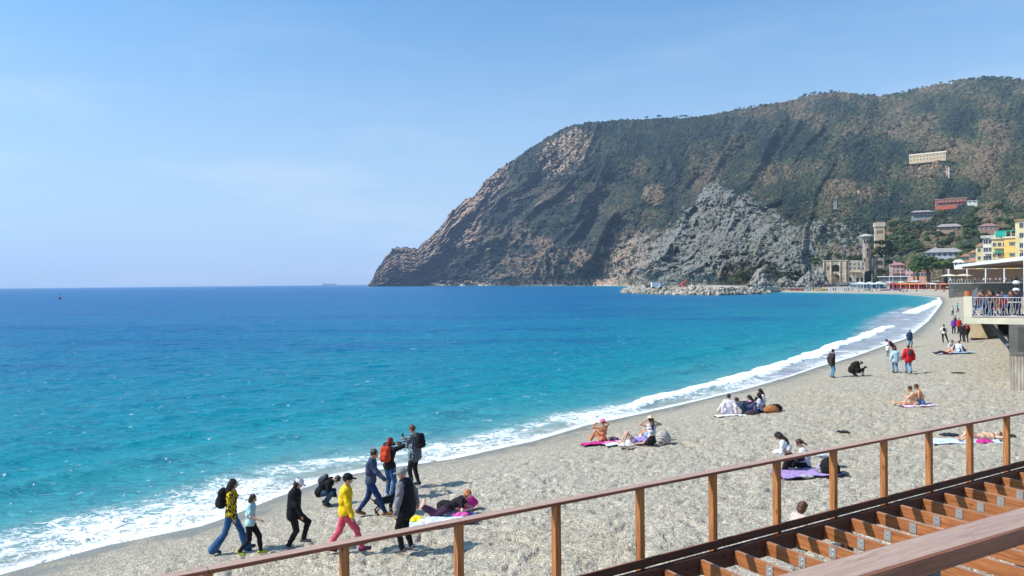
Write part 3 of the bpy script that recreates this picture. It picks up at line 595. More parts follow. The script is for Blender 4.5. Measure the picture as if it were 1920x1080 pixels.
for x, D, lb in ((1856, 39.8, 'small white terrace table behind the corner of the railing'), (1897, 39.3, 'white terrace table beside the pale column')):
    t_ = empty('cafe_table', TP(x, D), label=lb, cat='table'); m = MB(); m.box(-.4, .4, -.4, .4, .70, .73); m.build('tabletop', WHITE, t_)
    m = MB(); m.tube([(0,0,.03),(0,0,.70)], .03, 6); m.ring([(.25,0),(.24,.03)], 10); m.build('pedestal', WHITE, t_)
# ================================================================ PEOPLE (smooth signed-distance bodies, meshed once)
def snet(f, b0, h):
    S = f < 0; nx, ny, nz = f.shape
    c8 = np.zeros((nx-1, ny-1, nz-1), np.uint8)
    for i in (0,1):
        for j in (0,1):
            for k in (0,1): c8 += S[i:nx-1+i, j:ny-1+j, k:nz-1+k]
    act = (c8 > 0) & (c8 < 8); idx = np.full(act.shape, -1, np.int64); I = np.argwhere(act); idx[act] = np.arange(len(I))
    if not len(I): return None, None
    acc = np.zeros((len(I), 3)); cnt = np.zeros(len(I))
    for ax in range(3):
        o = [a for a in range(3) if a != ax]
        for i in (0,1):
            for j in (0,1):
                a = I.copy(); a[:, o[0]] += i; a[:, o[1]] += j; b = a.copy(); b[:, ax] += 1
                fa = f[a[:,0],a[:,1],a[:,2]]; fb = f[b[:,0],b[:,1],b[:,2]]; m = (fa < 0) != (fb < 0)
                t = np.where(m, fa/(fa-fb+1e-12), 0); p = a.astype(float); p[:, ax] += t; acc[m] += p[m]; cnt[m] += 1
    V = acc/cnt[:, None]*h+b0; Fs = []
    for ax in range(3):
        o = [a for a in range(3) if a != ax]; sl0 = [slice(1,-1)]*3; sl0[ax] = slice(0,-1); sl1 = list(sl0); sl1[ax] = slice(1,None)
        A = S[tuple(sl0)]; B = S[tuple(sl1)]; E_ = np.argwhere(A != B); 
        if not len(E_): continue
        base = E_.copy(); base[:, o[0]] += 1; base[:, o[1]] += 1; fl = A[E_[:,0],E_[:,1],E_[:,2]]
        q = []
        for di, dj in ((-1,-1),(0,-1),(0,0),(-1,0)):
            c = base.copy(); c[:, o[0]] += di; c[:, o[1]] += dj; q.append(idx[c[:,0],c[:,1],c[:,2]])
        q = np.stack(q, 1); flip = fl if ax != 1 else ~fl; q[~flip] = q[~flip][:, ::-1]; Fs.append(q)
    return V, np.concatenate(Fs)
def cap_d(Pt, a, b, r1, r2):
    a = np.asarray(a, np.float32); b = np.asarray(b, np.float32); ab = b-a; L2 = float(ab@ab)+1e-9
    t = np.clip(((Pt-a)@ab)/L2, 0, 1); return np.linalg.norm(Pt-a-t[..., None]*ab, axis=-1)-(r1+(r2-r1)*t)
def ell_d(Pt, c, R, ax):            # ellipsoid with axes rows ax
    q = (Pt-np.asarray(c, np.float32))@np.asarray(ax, np.float32).T/np.asarray(R, np.float32); k = np.linalg.norm(q, axis=-1); return (k-1)*min(R)
def sdf_obj(name, prims, h, mat, parent, k=.03, wr=0, clip=None, sub=None, extra=None):
    """prims: ('c',a,b,r1,r2) or ('e',c,R,axes); groups are blended smoothly"""
    pts = []
    for p in prims:
        if p[0] == 'c': pts += [np.array(p[1])-max(p[3:5]), np.array(p[1])+max(p[3:5]), np.array(p[2])-max(p[3:5]), np.array(p[2])+max(p[3:5])]
        else: R = max(p[2]); pts += [np.array(p[1])-R, np.array(p[1])+R]
    pts = np.array(pts); b0 = pts.min(0)-2.2*h-.01; b1 = pts.max(0)+2.2*h+.01; n = np.ceil((b1-b0)/h).astype(int)+1
    g = np.stack(np.meshgrid(*[b0[i]+h*np.arange(n[i]) for i in range(3)], indexing='ij'), -1).astype(np.float32)
    d = None
    for p in prims:
        q = cap_d(g, *p[1:]) if p[0] == 'c' else ell_d(g, *p[1:])
        if d is None: d = q
        else: hh = np.clip(.5+.5*(d-q)/k, 0, 1); d = d*(1-hh)+q*hh-k*hh*(1-hh)
    if wr: d = d + wr*(np.sin(g[...,0]*31+g[...,2]*24+np.sin(g[...,1]*27)*1.5)+.7*np.sin(g[...,2]*53+g[...,0]*11+g[...,1]*37))
    for s in (sub or []):
        q = cap_d(g, *s[1:]) if s[0] == 'c' else ell_d(g, *s[1:]); d = np.maximum(d, -q)
    for (pp, nn) in (clip or []): d = np.maximum(d, (g-np.asarray(pp, np.float32))@np.asarray(nn, np.float32))
    V, Fc = snet(d, b0, h)
    if V is None: return None
    if extra is not None and extra.v:
        ev = np.array(extra.v); ef = []
        for f in extra.f:
            if len(f) == 4: ef.append(f)
            elif len(f) == 3: ef.append(tuple(f)+(f[2],))
            else:
                for i in range(1, len(f)-1, 2): ef.append((f[0], f[i], f[i+1], f[min(i+2, len(f)-1)]))
        Fc = np.vstack([Fc, np.array(ef)+len(V)]); V = np.vstack([V, ev])
        me = mesh_np(name, V, Fc, [mat], True); me.validate()
    else: me = mesh_np(name, V, Fc, [mat], True)
    return link(name, me, parent)
def nrm(v): v = np.asarray(v, float); return v/(np.linalg.norm(v)+1e-9)
def ik(a, c, l1, l2, hint):
    a = np.array(a, float); c = np.array(c, float); d = c-a; L_ = np.linalg.norm(d); mx_ = (l1+l2)*.998
    if L_ > mx_: c = a+d/L_*mx_; d = c-a; L_ = mx_
    x = (l1*l1-l2*l2+L_*L_)/(2*L_); y = math.sqrt(max(l1*l1-x*x, 0)); u = d/L_; h = np.array(hint, float); h = h-u*(h@u); h = nrm(h); return a+u*x+h*y, c
_zb = {}
def skinm(c=(.50,.27,.18)): return M(c, .55, 'skin', .35)
def cloth(c): return M(c, .85, 'cloth', .15)
def patcloth(kind):
    if kind in _zb: return _zb[kind]
    t = NT(kind); co = t.co()
    if kind == 'zebra_print': n = t.noise(t.co('Object', (1,1,1.6)), 13, 2, .5, 2.2); c = t.ramp(n, [(.46, (.75,.50,.02)), (.50, (.02,.015,.01))])
    elif kind == 'plaid':
        w1 = t.n('ShaderNodeTexWave', bands_direction='X'); w1.inputs['Scale'].default_value = 7; t.l(co, w1.inputs[0]); w2 = t.n('ShaderNodeTexWave', bands_direction='Z'); w2.inputs['Scale'].default_value = 6; t.l(co, w2.inputs[0])
        c = t.mix(t.mr(w1.outputs[1], .82, .95, 0, .75), (.022,.03,.045), (.42,.46,.50)); c = t.mix(t.mr(w2.outputs[1], .85, .97, 0, .45), c, (.35,.38,.42))
    elif kind == 'stripe': w1 = t.n('ShaderNodeTexWave', bands_direction='DIAGONAL'); w1.inputs['Scale'].default_value = 6; t.l(co, w1.inputs[0]); c = t.ramp(w1.outputs[1], [(.4, (.22,.18,.17)), (.6, (.55,.50,.48))])
    elif kind == 'towel_print': n = t.noise(co, 9, 2); c = t.ramp(n, [(.4, (.75,.78,.82)), (.5, (.25,.42,.70)), (.6, (.80,.82,.85))])
    elif kind == 'denim': n = t.noise(co, 5, 4); c = t.ramp(n, [(.3, (.020,.065,.16)), (.7, (.045,.13,.28))])
    _zb[kind] = t.done(c, .85, t.bump(t.noise(co, 9, 3), .04, .8), .15); return _zb[kind]
HAIRD = lambda c: M(c, .5, 'hair', .35)
BLK = (.012,.012,.014)
npeople = [0]
def person(loc, head, H, label, pose, fit, h=.018, group=None, rand=0):
    """head = compass heading in degrees (0 away from the viewer, 90 to the right)"""
    npeople[0] += 1; s = H/1.75; g_ = fit.get('girth', 1.0)*1.05; lean = math.radians(pose.get('lean', 3)); side = math.radians(pose.get('side', 0)); tw = math.radians(pose.get('twist', 0))
    Td = np.array([math.sin(side), math.sin(lean)*math.cos(side), math.cos(lean)*math.cos(side)]); fem = fit.get('fem', 0)
    Rr = nrm(np.array([math.cos(tw), math.sin(tw), 0])-Td*(Td@np.array([math.cos(tw), math.sin(tw), 0]))); Fw = np.cross(Td, Rr)
    if Fw[1] < 0 and abs(lean) < 1.2: Fw = -Fw
    Fw = nrm(np.cross(Td, Rr)); Fw = Fw if (Fw@np.array([0, math.cos(lean), -math.sin(lean)])) > 0 else -Fw
    slouch = pose.get('slouch', .02)
    mid = Td*.25-Fw*slouch; ch = Td*.40; shc = Td*.475; nk = Td*.53; sw = .155 if fem else .18; hpw = .095 if fem else .085
    hp = math.radians(pose.get('hpitch', 8)); hy = math.radians(pose.get('hyaw', 0))
    na = Td*math.cos(hp*.5)+Fw*math.sin(hp*.5); hup = nrm(Td*math.cos(hp)+Fw*math.sin(hp)); hf = nrm(Fw*math.cos(hp)-Td*math.sin(hp)); hr = np.cross(hf, hup)
    hf2 = hf*math.cos(hy)+hr*math.sin(hy); hr = np.cross(hf2, hup); hf = hf2
    hc = nk+na*.075+hup*.095+hf*.015
    hipL = np.array([-.09, 0, -.03]); hipR = np.array([.09, 0, -.03]); shL = shc-Rr*sw; shR = shc+Rr*sw
    d = dict(la=(-.10, 0, -.86), ra=(.10, 0, -.86), lw=None, rw=None, lk=(-.1, 1, 0), rk=(.1, 1, 0), le=(-.4, -1, -.2), re=(.4, -1, -.2)); d.update({k: v for k, v in pose.items() if k in d})
    kL, aL = ik(hipL, d['la'], .44, .42, d['lk']); kR, aR = ik(hipR, d['ra'], .44, .42, d['rk'])
    lw = d['lw'] if d['lw'] is not None else shL+np.array([-.06, .07, -.52]); rw = d['rw'] if d['rw'] is not None else shR+np.array([.06, .07, -.52])
    eL, wL = ik(shL, lw, .29, .26, d['le']); eR, wR = ik(shR, rw, .29, .26, d['re'])
    def foot(k, a, fy):
        sh = nrm(a-k); fwd = np.array([math.sin(fy), math.cos(fy), 0]); q = nrm(fwd-sh*(fwd@sh)); 
        if 'toes' in pose: q = nrm(q*(1-pose['toes'])+np.array([0,0,1.])*pose['toes'])
        else: q = nrm(q*.5+fwd*.5) if sh[2] < -.3 else q
        dn = nrm(sh-q*(sh@q)); return a+dn*.035-q*.045, a+dn*.05+q*.165
    hlL, toL = foot(kL, aL, math.radians(-8)); hlR, toR = foot(kR, aR, math.radians(8))
    def hand(e, w): dd = nrm(w-e); return w+dd*.075
    hL, hR = hand(eL, wL), hand(eR, wR)
    TR = [('c', (0,0,.0), ch, .105*g_, .105*g_), ('c', (-hpw*.8,0,0), (hpw*.8,0,0), .105*g_, .105*g_), ('c', mid-Rr*.05, mid+Rr*.05, .088*g_, .088*g_), ('c', ch-Rr*.085, ch+Rr*.085, .098*g_, .098*g_), ('c', shL*.86+shc*.14, shR*.86+shc*.14, .058*g_, .058*g_)]
    LG = lambda e=0, f0=.080, f1=.053, f2=.036: [('c', hipL, kL, (f0+e)*g_, f1+e), ('c', kL, aL, f1+e, f2+e), ('c', hipR, kR, (f0+e)*g_, f1+e), ('c', kR, aR, f1+e, f2+e)]
    AR = lambda e=0, fore=1: [('c', shL, eL, .046*g_+e, .038+e), ('c', shR, eR, .046*g_+e, .038+e)]+([('c', eL, wL, .037+e, .027+e), ('c', eR, wR, .037+e, .027+e)] if fore else [])
    axs = np.stack([hr, hf, hup])
    HEAD = [('c', nk, hc-hup*.05, .052, .050), ('e', hc+hup*.015, (.076,.094,.103), axs), ('e', hc+hf*.022-hup*.055, (.055,.066,.062), axs), ('c', hc+hf*.085-hup*.005, hc+hf*.108-hup*.03, .011, .015), ('e', hc+hr*.078-hup*.012, (.014,.022,.032), axs), ('e', hc-hr*.078-hup*.012, (.014,.022,.032), axs)]
    FT = [('c', hlL, toL, .042, .034), ('c', hlR, toR, .042, .034)]
    body = TR+LG()+AR()+HEAD+FT+[('c', wL, hL, .030, .028), ('c', wR, hR, .030, .028)]
    zs = []
    for p in body:
        if p[0] == 'c': zs += [p[1][2]-p[3], p[2][2]-p[4]]
    if pose.get('ground') == 'feet': zmin = min(hlL[2], toL[2], hlR[2], toR[2])-.045
    else: zmin = min(zs)
    root = empty('person', (loc[0], loc[1], loc[2]-.012), -math.radians(head), label=label, cat='person', group=group)
    root.scale = (s, s, s)
    root['_'] = 0; del root['_']
    off_ = np.array([0, 0, -zmin])
    def sh(prims): return [(p[0], np.array(p[1])+off_, np.array(p[2])+off_, p[3], p[4]) if p[0] == 'c' else ('e', np.array(p[1])+off_, p[2], p[3]) for p in prims]
    fingers = MB()
    if h < .024:
        for w_, h_, e_, sg in ((wL, hL, eL, 1), (wR, hR, eR, -1)):
            dd = nrm(w_-e_); sdv = nrm(np.cross(dd, Td+.01)); sdv = sdv if abs(np.dot(sdv, dd)) < .9 else Rr; pn = np.cross(dd, sdv)
            for i, ln in enumerate((.062, .072, .068, .052)):
                b_ = h_-dd*.01+sdv*(.0165*(i-1.5)); k_ = b_+dd*ln*.55+pn*.004; e2_ = k_+dd*ln*.45+pn*.018
                fingers.tube([b_+off_, k_+off_, e2_+off_], [.0098, .0088, .0075], 5)
            b_ = w_+dd*.025+sdv*.024; fingers.tube([b_+off_, b_+dd*.03+sdv*.022+pn*.008+off_, b_+dd*.055+sdv*.026+pn*.016+off_], [.012, .010, .0085], 5)
    sk = fit.get('skin', (.50,.27,.18))
    sdf_obj('body', sh(body), h, skinm(sk), root, k=.022, extra=fingers)
    if h < .024:
        for sg in (-1, 1):
            m = MB(); m.blob(tuple(hc+off_+hf*.088+hr*sg*.031+hup*.008), (.012,.008,.008), 0, 6, 4); m.build('eye', M((.02,.015,.012), .2, 'eye', .6), root, smooth=True)
        m = MB(); m.blob(tuple(hc+off_+hf*.082-hup*.068), (.022,.010,.007), 0, 6, 4); m.build('mouth', M((.38,.12,.10), .5, 'lip'), root, smooth=True)
    # ---- clothes
    top = fit.get('top'); tt_ = fit.get('topt', .016); wr = .0045 if h < .03 else 0
    if top is not None:
        mt = top if isinstance(top, bpy.types.Material) else cloth(top); sl = fit.get('sleeve', 'long')
        pr = [(a, b, c, r1+tt_, r2+tt_) for a, b, c, r1, r2 in TR]
        if fit.get('crop'): pr = pr[2:]
        if sl == 'long': pr += [('c', shL, eL, .050*g_+tt_, .043+tt_), ('c', shR, eR, .050*g_+tt_, .043+tt_), ('c', eL, wL, .042+tt_, .031+tt_), ('c', eR, wR, .042+tt_, .031+tt_)]
        elif sl == 'short': pr += [('c', shL, shL*.45+eL*.55, .052+tt_, .052+tt_), ('c', shR, shR*.45+eR*.55, .052+tt_, .052+tt_)]
        if fit.get('coat'): pr += [('c', (-hpw*.75, -.0, -.11), (hpw*.75, .0, -.11), .112*g_+tt_, .112*g_+tt_), ('c', (0,0,-.08), ch, .125*g_+tt_, .118*g_+tt_), ('c', (-.06,0,-.08), ch-Rr*.06, .115*g_+tt_, .108*g_+tt_), ('c', (.06,0,-.08), ch+Rr*.06, .115*g_+tt_, .108*g_+tt_)]
        if fit.get('collar'): pr += [('c', nk-Fw*.01, nk+na*.045, .066, .062)]
        sdf_obj(fit.get('topname', 'shirt'), sh(pr), h, mt, root, k=.03, wr=wr)
        if fit.get('slcol') is not None:
            pr = [('c', shL, eL, .057*g_+tt_*.9, .045+tt_*.8), ('c', shR, eR, .057*g_+tt_*.9, .043+tt_*.6), ('c', eL, wL, .042+tt_*.7, .032+tt_*.6), ('c', eR, wR, .042+tt_*.6, .032+tt_*.6)]
            sdf_obj('sleeves', sh(pr), h, cloth(fit['slcol']), root, k=.01, wr=wr)
    bot = fit.get('bot')
    if bot is not None:
        mt = bot if isinstance(bot, bpy.types.Material) else cloth(bot); style = fit.get('style', 'pants'); e = fit.get('bott', .022)
        pr = [('c', (-hpw*.8,0,0), (hpw*.8,0,0), .108*g_+e*.5, .108*g_+e*.5)]
        if style == 'pants': pr += LG(e)
        elif style == 'flare': pr += [('c', hipL, kL, .094, .070), ('c', kL, aL+(aL-kL)*.10, .068, .112), ('c', hipR, kR, .094, .070), ('c', kR, aR+(aR-kR)*.10, .068, .112)]
        elif style == 'shorts': pr += [('c', hipL, hipL*.45+kL*.55, .094, .085), ('c', hipR, hipR*.45+kR*.55, .094, .085)]
        elif style == 'brief': pr = [('c', (-hpw*.8,0,-.03), (hpw*.8,0,-.03), .112, .112)]
        sdf_obj({'pants': 'trousers', 'flare': 'jeans', 'shorts': 'shorts', 'brief': 'bikini_bottom'}[style], sh(pr), h, mt, root, k=.02, wr=wr)
    if fit.get('bra') is not None: sdf_obj('bikini_top', sh([('c', ch-Rr*.085+Td*.01, ch+Rr*.085+Td*.01, .104, .104)]), h, cloth(fit['bra']), root, clip=[(ch+Td*.05+off_, Td), (ch-Td*.03+off_, -Td)])
    if fit.get('shoes') is not None:
        pr = [('c', hlL, toL, .052, .043), ('c', hlR, toR, .052, .043)]; sdf_obj('shoes', sh(pr), h, M(fit['shoes'], .7, 'shoe'), root, k=.01)
    hair = fit.get('hair', (.018,.013,.011)); hl = fit.get('hairlen', 'short')
    if hair is not None:
        pr = [('e', hc+hup*.028-hf*.018, (.090,.104,.106), axs)]
        if hl in ('bob', 'long'): pr += [('e', hc-hf*.035-hup*.035, (.096,.082,.115), axs)]
        if hl == 'long': pr += [('c', hc-hf*.075-hup*.02, nk-Fw*.085-Td*.02, .070, .075), ('c', nk-Fw*.085-Td*.02, nk-Fw*.115-Td*.20, .075, .045)]
        if hl == 'tail': pr += [('c', hc-hf*.10+hup*.02, hc-hf*.16-hup*.16, .035, .02)]
        if hl == 'bun': pr += [('e', hc-hf*.09+hup*.08, (.05,.05,.05), axs)]
        fc = hc+off_+hf*.085-hup*.045
        sdf_obj('hair', sh(pr), h*.9, HAIRD(hair), root, k=.03, wr=wr*1.3, sub=[('e', fc, (.066,.078,.088), axs)])
    cp = fit.get('cap')
    if cp is not None:
        mc = cloth(cp)
        if fit.get('hat') == 'straw': pr = [('e', hc+hup*.10, (.10,.11,.07), axs), ('e', hc+hup*.075, (.20,.21,.018), axs)]
        elif fit.get('hat') == 'beanie': pr = [('e', hc+hup*.04-hf*.005, (.100,.112,.110), axs)]
        else: pr = [('e', hc+hup*.045-hf*.006, (.101,.115,.098), axs), ('e', hc+hf*.13+hup*.035, (.068,.075,.014), axs)]
        sdf_obj('cap' if not fit.get('hat') else 'hat', sh(pr), h*.85, mc, root, k=.012, clip=None if fit.get('hat') == 'straw' else [(hc+hup*.012+off_, -hup)])
    pk = fit.get('pack')
    if pk is not None:
        c0 = ch-Fw*(.185+.03)-Td*.02; sz = fit.get('packsz', 1)
        pr = [('c', c0+Rr*q_*sz+Td*.13*sz, c0+Rr*q_*sz-Td*.15*sz, .088*sz, .10*sz) for q_ in (-.075, 0, .075)]+[('c', c0-Rr*.05*sz-Td*.05*sz-Fw*.07*sz, c0+Rr*.05*sz-Td*.05*sz-Fw*.07*sz, .07*sz, .07*sz), ('c', c0-Rr*.05*sz-Td*.14*sz-Fw*.07*sz, c0+Rr*.05*sz-Td*.14*sz-Fw*.07*sz, .075*sz, .075*sz)]
        bp = tag(sdf_obj('backpack', sh(pr), h, cloth(pk), None, k=.05, wr=wr), fit.get('packlabel', 'backpack worn by a walker on the beach'), 'backpack')
        bp.location = root.location; bp.rotation_euler = root.rotation_euler; bp.scale = root.scale
        m = MB()
        for sg in (-1, 1): q = [shc+Rr*sg*.10-Fw*.08, shc+Rr*sg*.105+Td*.085, ch+Rr*sg*.115+Fw*.135, mid+Rr*sg*.12+Fw*.10, c0+Rr*sg*.1-Td*.15+Fw*.06]; m.tube([x+off_ for x in q], .013, 5)
        m.build('strap', cloth(cmul(pk, .6)), bp, smooth=True)
    ph = fit.get('phone')
    J = dict(hL=hL, hR=hR, off=off_, root=root, s=s, hc=hc, hf=hf)
    if ph:
        w_ = hR; m = MB(); m.box(-.04, .04, -.006, .006, -.02, .13); o = m.build('phone' if ph != 'camera' else 'camera', M((.01,.01,.012), .25, 'phone', .5)); 
        p_ = root.matrix_basis if False else None
        W = Matrix.Translation(root.location) @ Matrix.Rotation(root.rotation_euler[2], 4, 'Z') @ Matrix.Scale(s, 4)
        if ph == 'camera':
            bpy.data.objects.remove(o); m = MB(); m.box(-.07, .07, -.03, .03, -.045, .045); m.tube([(0,.03,0),(0,.11,0)], .035, 10); o = m.build('camera_body', M((.012,.012,.014), .4, 'camera_black', .4)); w_ = (hL+hR)/2+hf*.02
        o.location = W @ Vector(w_+off_+np.array([0, .02, 0])); o.rotation_euler = root.rotation_euler
        tag(o, fit.get('phonelabel', 'phone held by a person'), 'camera' if ph == 'camera' else 'phone')
    J['world'] = lambda v: np.array(Matrix.Translation(root.location) @ Matrix.Rotation(root.rotation_euler[2], 4, 'Z') @ Matrix.Scale(s, 4) @ Vector(v+off_))
    return J
# ---- poses (targets relative to the pelvis: x right, y forward, z up)
STAND = dict()
def walk(st=.28, arm=.18, **k):
    d = dict(la=(-.08, st, -.83), ra=(.08, -st*1.1, -.79), lw=(-.27, -arm*.6, -.02), rw=(.27, arm, 0.02), lk=(-.05,1,.1), rk=(.05,1,.0), ground='feet'); d.update(k); return d
SIT = dict(la=(-.16, .62, -.02), ra=(.16, .60, -.02), lk=(-.15,.2,1), rk=(.15,.2,1), lean=8, slouch=.05, toes=.3)
SITUP = dict(la=(-.12, .42, -.06), ra=(.12, .40, -.06), lk=(-.1,.3,1), rk=(.1,.3,1), lean=14, slouch=.07, lw=(-.14,.36,.22), rw=(.12,.38,.22), hpitch=18)
SITX = dict(la=(.16, .26, -.05), ra=(-.18, .30, -.04), lk=(-1,.6,.25), rk=(1,.6,.25), lean=14, slouch=.07, lw=(-.12,.28,.10), rw=(.12,.30,.12), hpitch=24)
CHAIR = dict(la=(-.13,.44,-.45), ra=(.13,.44,-.45), lk=(-.05,1,.4), rk=(.05,1,.4), lean=6, slouch=.04, lw=(-.16,.38,.22), rw=(.16,.38,.22), hpitch=15)
LIEUP = dict(lean=-86, la=(-.12,.82,-.04), ra=(.12,.82,-.04), lk=(-.1,.2,1), rk=(.1,.2,1), lw=(-.26,-.15,-.04), rw=(.26,-.15,-.04), le=(-1,-.2,-.1), re=(1,-.2,-.1), hpitch=5, slouch=0)
# ================================================================ WHO IS ON THE BEACH
JE = patcloth('denim'); WHT = (.72,.72,.72); NV = (.03,.05,.10)
def at_px(x, y): return G(x, y)
def Hof(x, y0, y1): return (y1-y0)*G(x, y1)[1]/F
DEF = dict(hair=(.018,.013,.011), shoes=BLK, skin=(.50,.27,.18))
def fit(**k): d = dict(DEF); d.update(k); return d
def ppl(x, y, head, H, label, pose, ft, h=None, group=None):
    q = at_px(x, y); D = q[1]; h = h or (.016 if D < 27 else .019 if D < 34 else .024 if D < 60 else .030 if D < 110 else .05)
    return person(q, head, H, label, pose, ft, h, group)
# --- nearest strollers
w1 = ppl(434, 1034, 82, 1.66, 'person in yellow zebra print top and flared blue jeans with long black hair', walk(.34, .05, rw=(.26,.12,-.04), lw=(-.26,-.1,-.05), hpitch=5, hyaw=-8), fit(fem=1, top=patcloth('zebra_print'), bot=JE, style='flare', hairlen='long', pack=(.015,.015,.018), packlabel='black backpack on the back of the long haired stroller in zebra print', shoes=(.05,.05,.06)))
w2 = ppl(470, 1040, 88, 1.36, 'small person with black bob hair in light blue t-shirt and black leggings', walk(.26, .3, lw=(-.26,-.18,-.04), rw=(.30,.36,.16), hpitch=16), fit(fem=1, top=(.42,.64,.68), sleeve='short', topt=.022, bot=(.014,.014,.016), shoes=(.42,.45,.04), hairlen='bob'))
ppl(551, 1030, 84, 1.60, 'person in black jacket and white cap walking with bowed head', walk(.16, .10, la=(-.08,.22,-.72), ra=(.08,-.12,-.83), rw=(.22,.22,-.04), lean=5, hpitch=28), fit(fem=1, top=(.012,.012,.015), topname='jacket', topt=.030, coat=1, collar=1, bot=(.02,.014,.016), shoes=(.20,.18,.16), cap=(.62,.61,.62), hairlen='bob'))
ppl(600, 950, 84, 1.52, 'person in black crouching low over the shingle beside the wet sand', dict(la=(-.14,.14,-.34), ra=(.14,.20,-.34), lk=(-.3,1,.6), rk=(.3,1,.6), lean=46, slouch=.10, lw=(-.1,.46,-.10), rw=(.1,.48,-.10), hpitch=40, ground='feet'), fit(top=(.012,.012,.014), topname='jacket', topt=.035, bot=(.03,.07,.12), pack=(.06,.065,.075), packsz=.8, packlabel='dark grey backpack on the back of the crouching person', girth=1.12, shoes=(.06,.035,.02)))
ppl(648, 1036, 80, 1.72, 'person in yellow sweater, rose pink trousers and black cap striding along', walk(.33, .16, la=(-.08,-.36,-.80), ra=(.08,.36,-.80), rw=(.27,.16,-.05), lw=(-.26,-.05,-.04), hyaw=4, hpitch=6), fit(top=(.78,.50,.015), topt=.024, topname='sweater', bot=(.62,.085,.13), bott=.018, shoes=(.12,.02,.06), cap=(.012,.012,.014), girth=1.08))
hd = ppl(696, 968, 92, 1.74, 'young person in slate blue hoodie and navy trousers holding a dog lead', walk(.30, .24, la=(-.08,-.34,-.80), ra=(.08,.38,-.80), rw=(.25,.42,.08), lw=(-.26,-.02,-.02), hpitch=22), fit(top=(.050,.070,.125), topname='hoodie', topt=.026, collar=1, bot=(.015,.035,.12), bott=.018, shoes=(.22,.09,.025)))
ppl(731, 934, 28, 1.66, 'person with dark red hair lifting a camera beside the foam', dict(la=(-.13,.05,-.86), ra=(.12,-.06,-.86), lw=(-.12,.40,.56), rw=(.10,.40,.56), hpitch=2, hyaw=12, ground='feet'), fit(fem=1, top=(.018,.018,.022), topt=.022, topname='jacket', bot=JE, shoes=(.40,.40,.42), hair=(.17,.012,.018), hairlen='long', pack=(.50,.055,.02), packlabel='orange red backpack on the back of the red haired camera user', phone='camera', phonelabel='black camera held to the eye by the red haired person'))
ppl(779, 912, -62, 1.80, 'person in dark plaid shirt looking at a phone at the water edge', dict(la=(-.13,.02,-.86), ra=(.12,-.02,-.86), lw=(-.05,.36,.36), rw=(.06,.38,.36), hpitch=22, ground='feet'), fit(top=patcloth('plaid'), topt=.024, coat=1, bot=(.018,.018,.022), bott=.016, hair=(.13,.045,.02), pack=(.012,.012,.015), packsz=.9, packlabel='black backpack on the back of the person in plaid', phone='phone', phonelabel='black phone in the hands of the person in plaid shirt', girth=1.05))
ppl(762, 1034, -72, 1.76, 'elderly person in grey cap and black vest facing left', dict(la=(-.13,.04,-.86), ra=(.13,-.05,-.86), lw=(-.36,.06,-.06), rw=(.34,-.10,-.02), re=(.7,-.8,-.2), hpitch=10, ground='feet', lean=4), fit(top=(.013,.013,.017), topname='vest', topt=.040, coat=1, sleeve='none', slcol=(.20,.19,.21), collar=1, bot=(.010,.010,.012), bott=.02, cap=(.24,.25,.26), hair=(.35,.33,.32), skin=(.55,.27,.19), shoes=(.14,.14,.15), girth=1.1))
# jacket slung behind the elderly person
q = at_px(780, 1030); m = MB(); 
for a in (0,): m.hull8([(-.05,-.16,.78),(.22,-.10,.72),(.22,.10,.72),(-.05,.14,.78)], [(-.12,-.12,1.30),(.02,-.08,1.36),(.02,.08,1.36),(-.12,.10,1.30)])
jk = m.build('jacket', cloth((.012,.012,.015)), None, (q[0]-.12, q[1]+.05, q[2]), 0, True); md = jk.modifiers.new('s', 'SUBSURF'); md.levels = md.render_levels = 2; tag(jk, 'black jacket hanging from the arm of the elderly person in grey cap', 'jacket')
# dog builder
def dog(q, head, s, cols, label):
    r = empty('dog', (q[0], q[1], q[2]), -math.radians(head), label=label, cat='dog'); r.scale = (s,)*3
    A, B = cols; I = np.eye(3)
    pr = [('c', (0,-.24,.36), (0,.16,.37), .085, .105), ('c', (0,.16,.38), (0,.30,.50), .075, .055), ('e', (0,.35,.55), (.062,.078,.062), I), ('c', (0,.38,.53), (0,.48,.50), .038, .025), ('c', (0,-.30,.38), (0,-.46,.50), .022, .012)]
    for sx in (-.075, .075):
        pr += [('c', (sx,.18,.33), (sx,.17,.16), .040, .024), ('c', (sx,.17,.16), (sx,.18,.03), .022, .020), ('c', (sx,.18,.02), (sx,.22,.02), .022, .020)]
        pr += [('c', (sx,-.22,.33), (sx,-.15,.22), .055, .032), ('c', (sx,-.15,.22), (sx,-.27,.12), .028, .019), ('c', (sx,-.27,.12), (sx,-.25,.03), .018, .018), ('c', (sx,-.25,.02), (sx,-.21,.02), .022, .020)]
        pr += [('e', (sx*.75,.34,.60), (.022,.018,.045), I)]
    sdf_obj('body', pr, .014, A, r, k=.025)
    if B is not None: sdf_obj('chest_patch', [('c', (0,.20,.30), (0,.27,.42), .078, .058), ('c', (0,.40,.52), (0,.47,.495), .036, .029), ('c', (0,.0,.295), (0,.15,.30), .05, .06)], .014, B, r)
    for sx in (-.03, .03): m = MB(); m.blob((sx,.41,.57), (.010,.008,.010), 0, 6, 4); m.build('eye', M((.01,.01,.01), .2, 'eye', .6), r)
    return r
dq = at_px(722, 962); dg = dog(dq, 60, .92, (M((.015,.015,.017), .8, 'fur'), M((.60,.60,.60), .8, 'fur')), 'black and white dog on a lead behind the elderly person in grey cap')
hw_ = hd['world'](hd['hR']); nk_ = np.array([dq[0]+.2, dq[1]+.12, dq[2]+.42]); m = MB(); m.tube([hw_, (hw_*.5+nk_*.5)-UP*.06, nk_], .007, 5); tag(m.build('dog_lead', M((.02,.02,.02), .6, 'strap')), 'thin dark lead running from the hoodie wearer hand to the dog', 'lead')
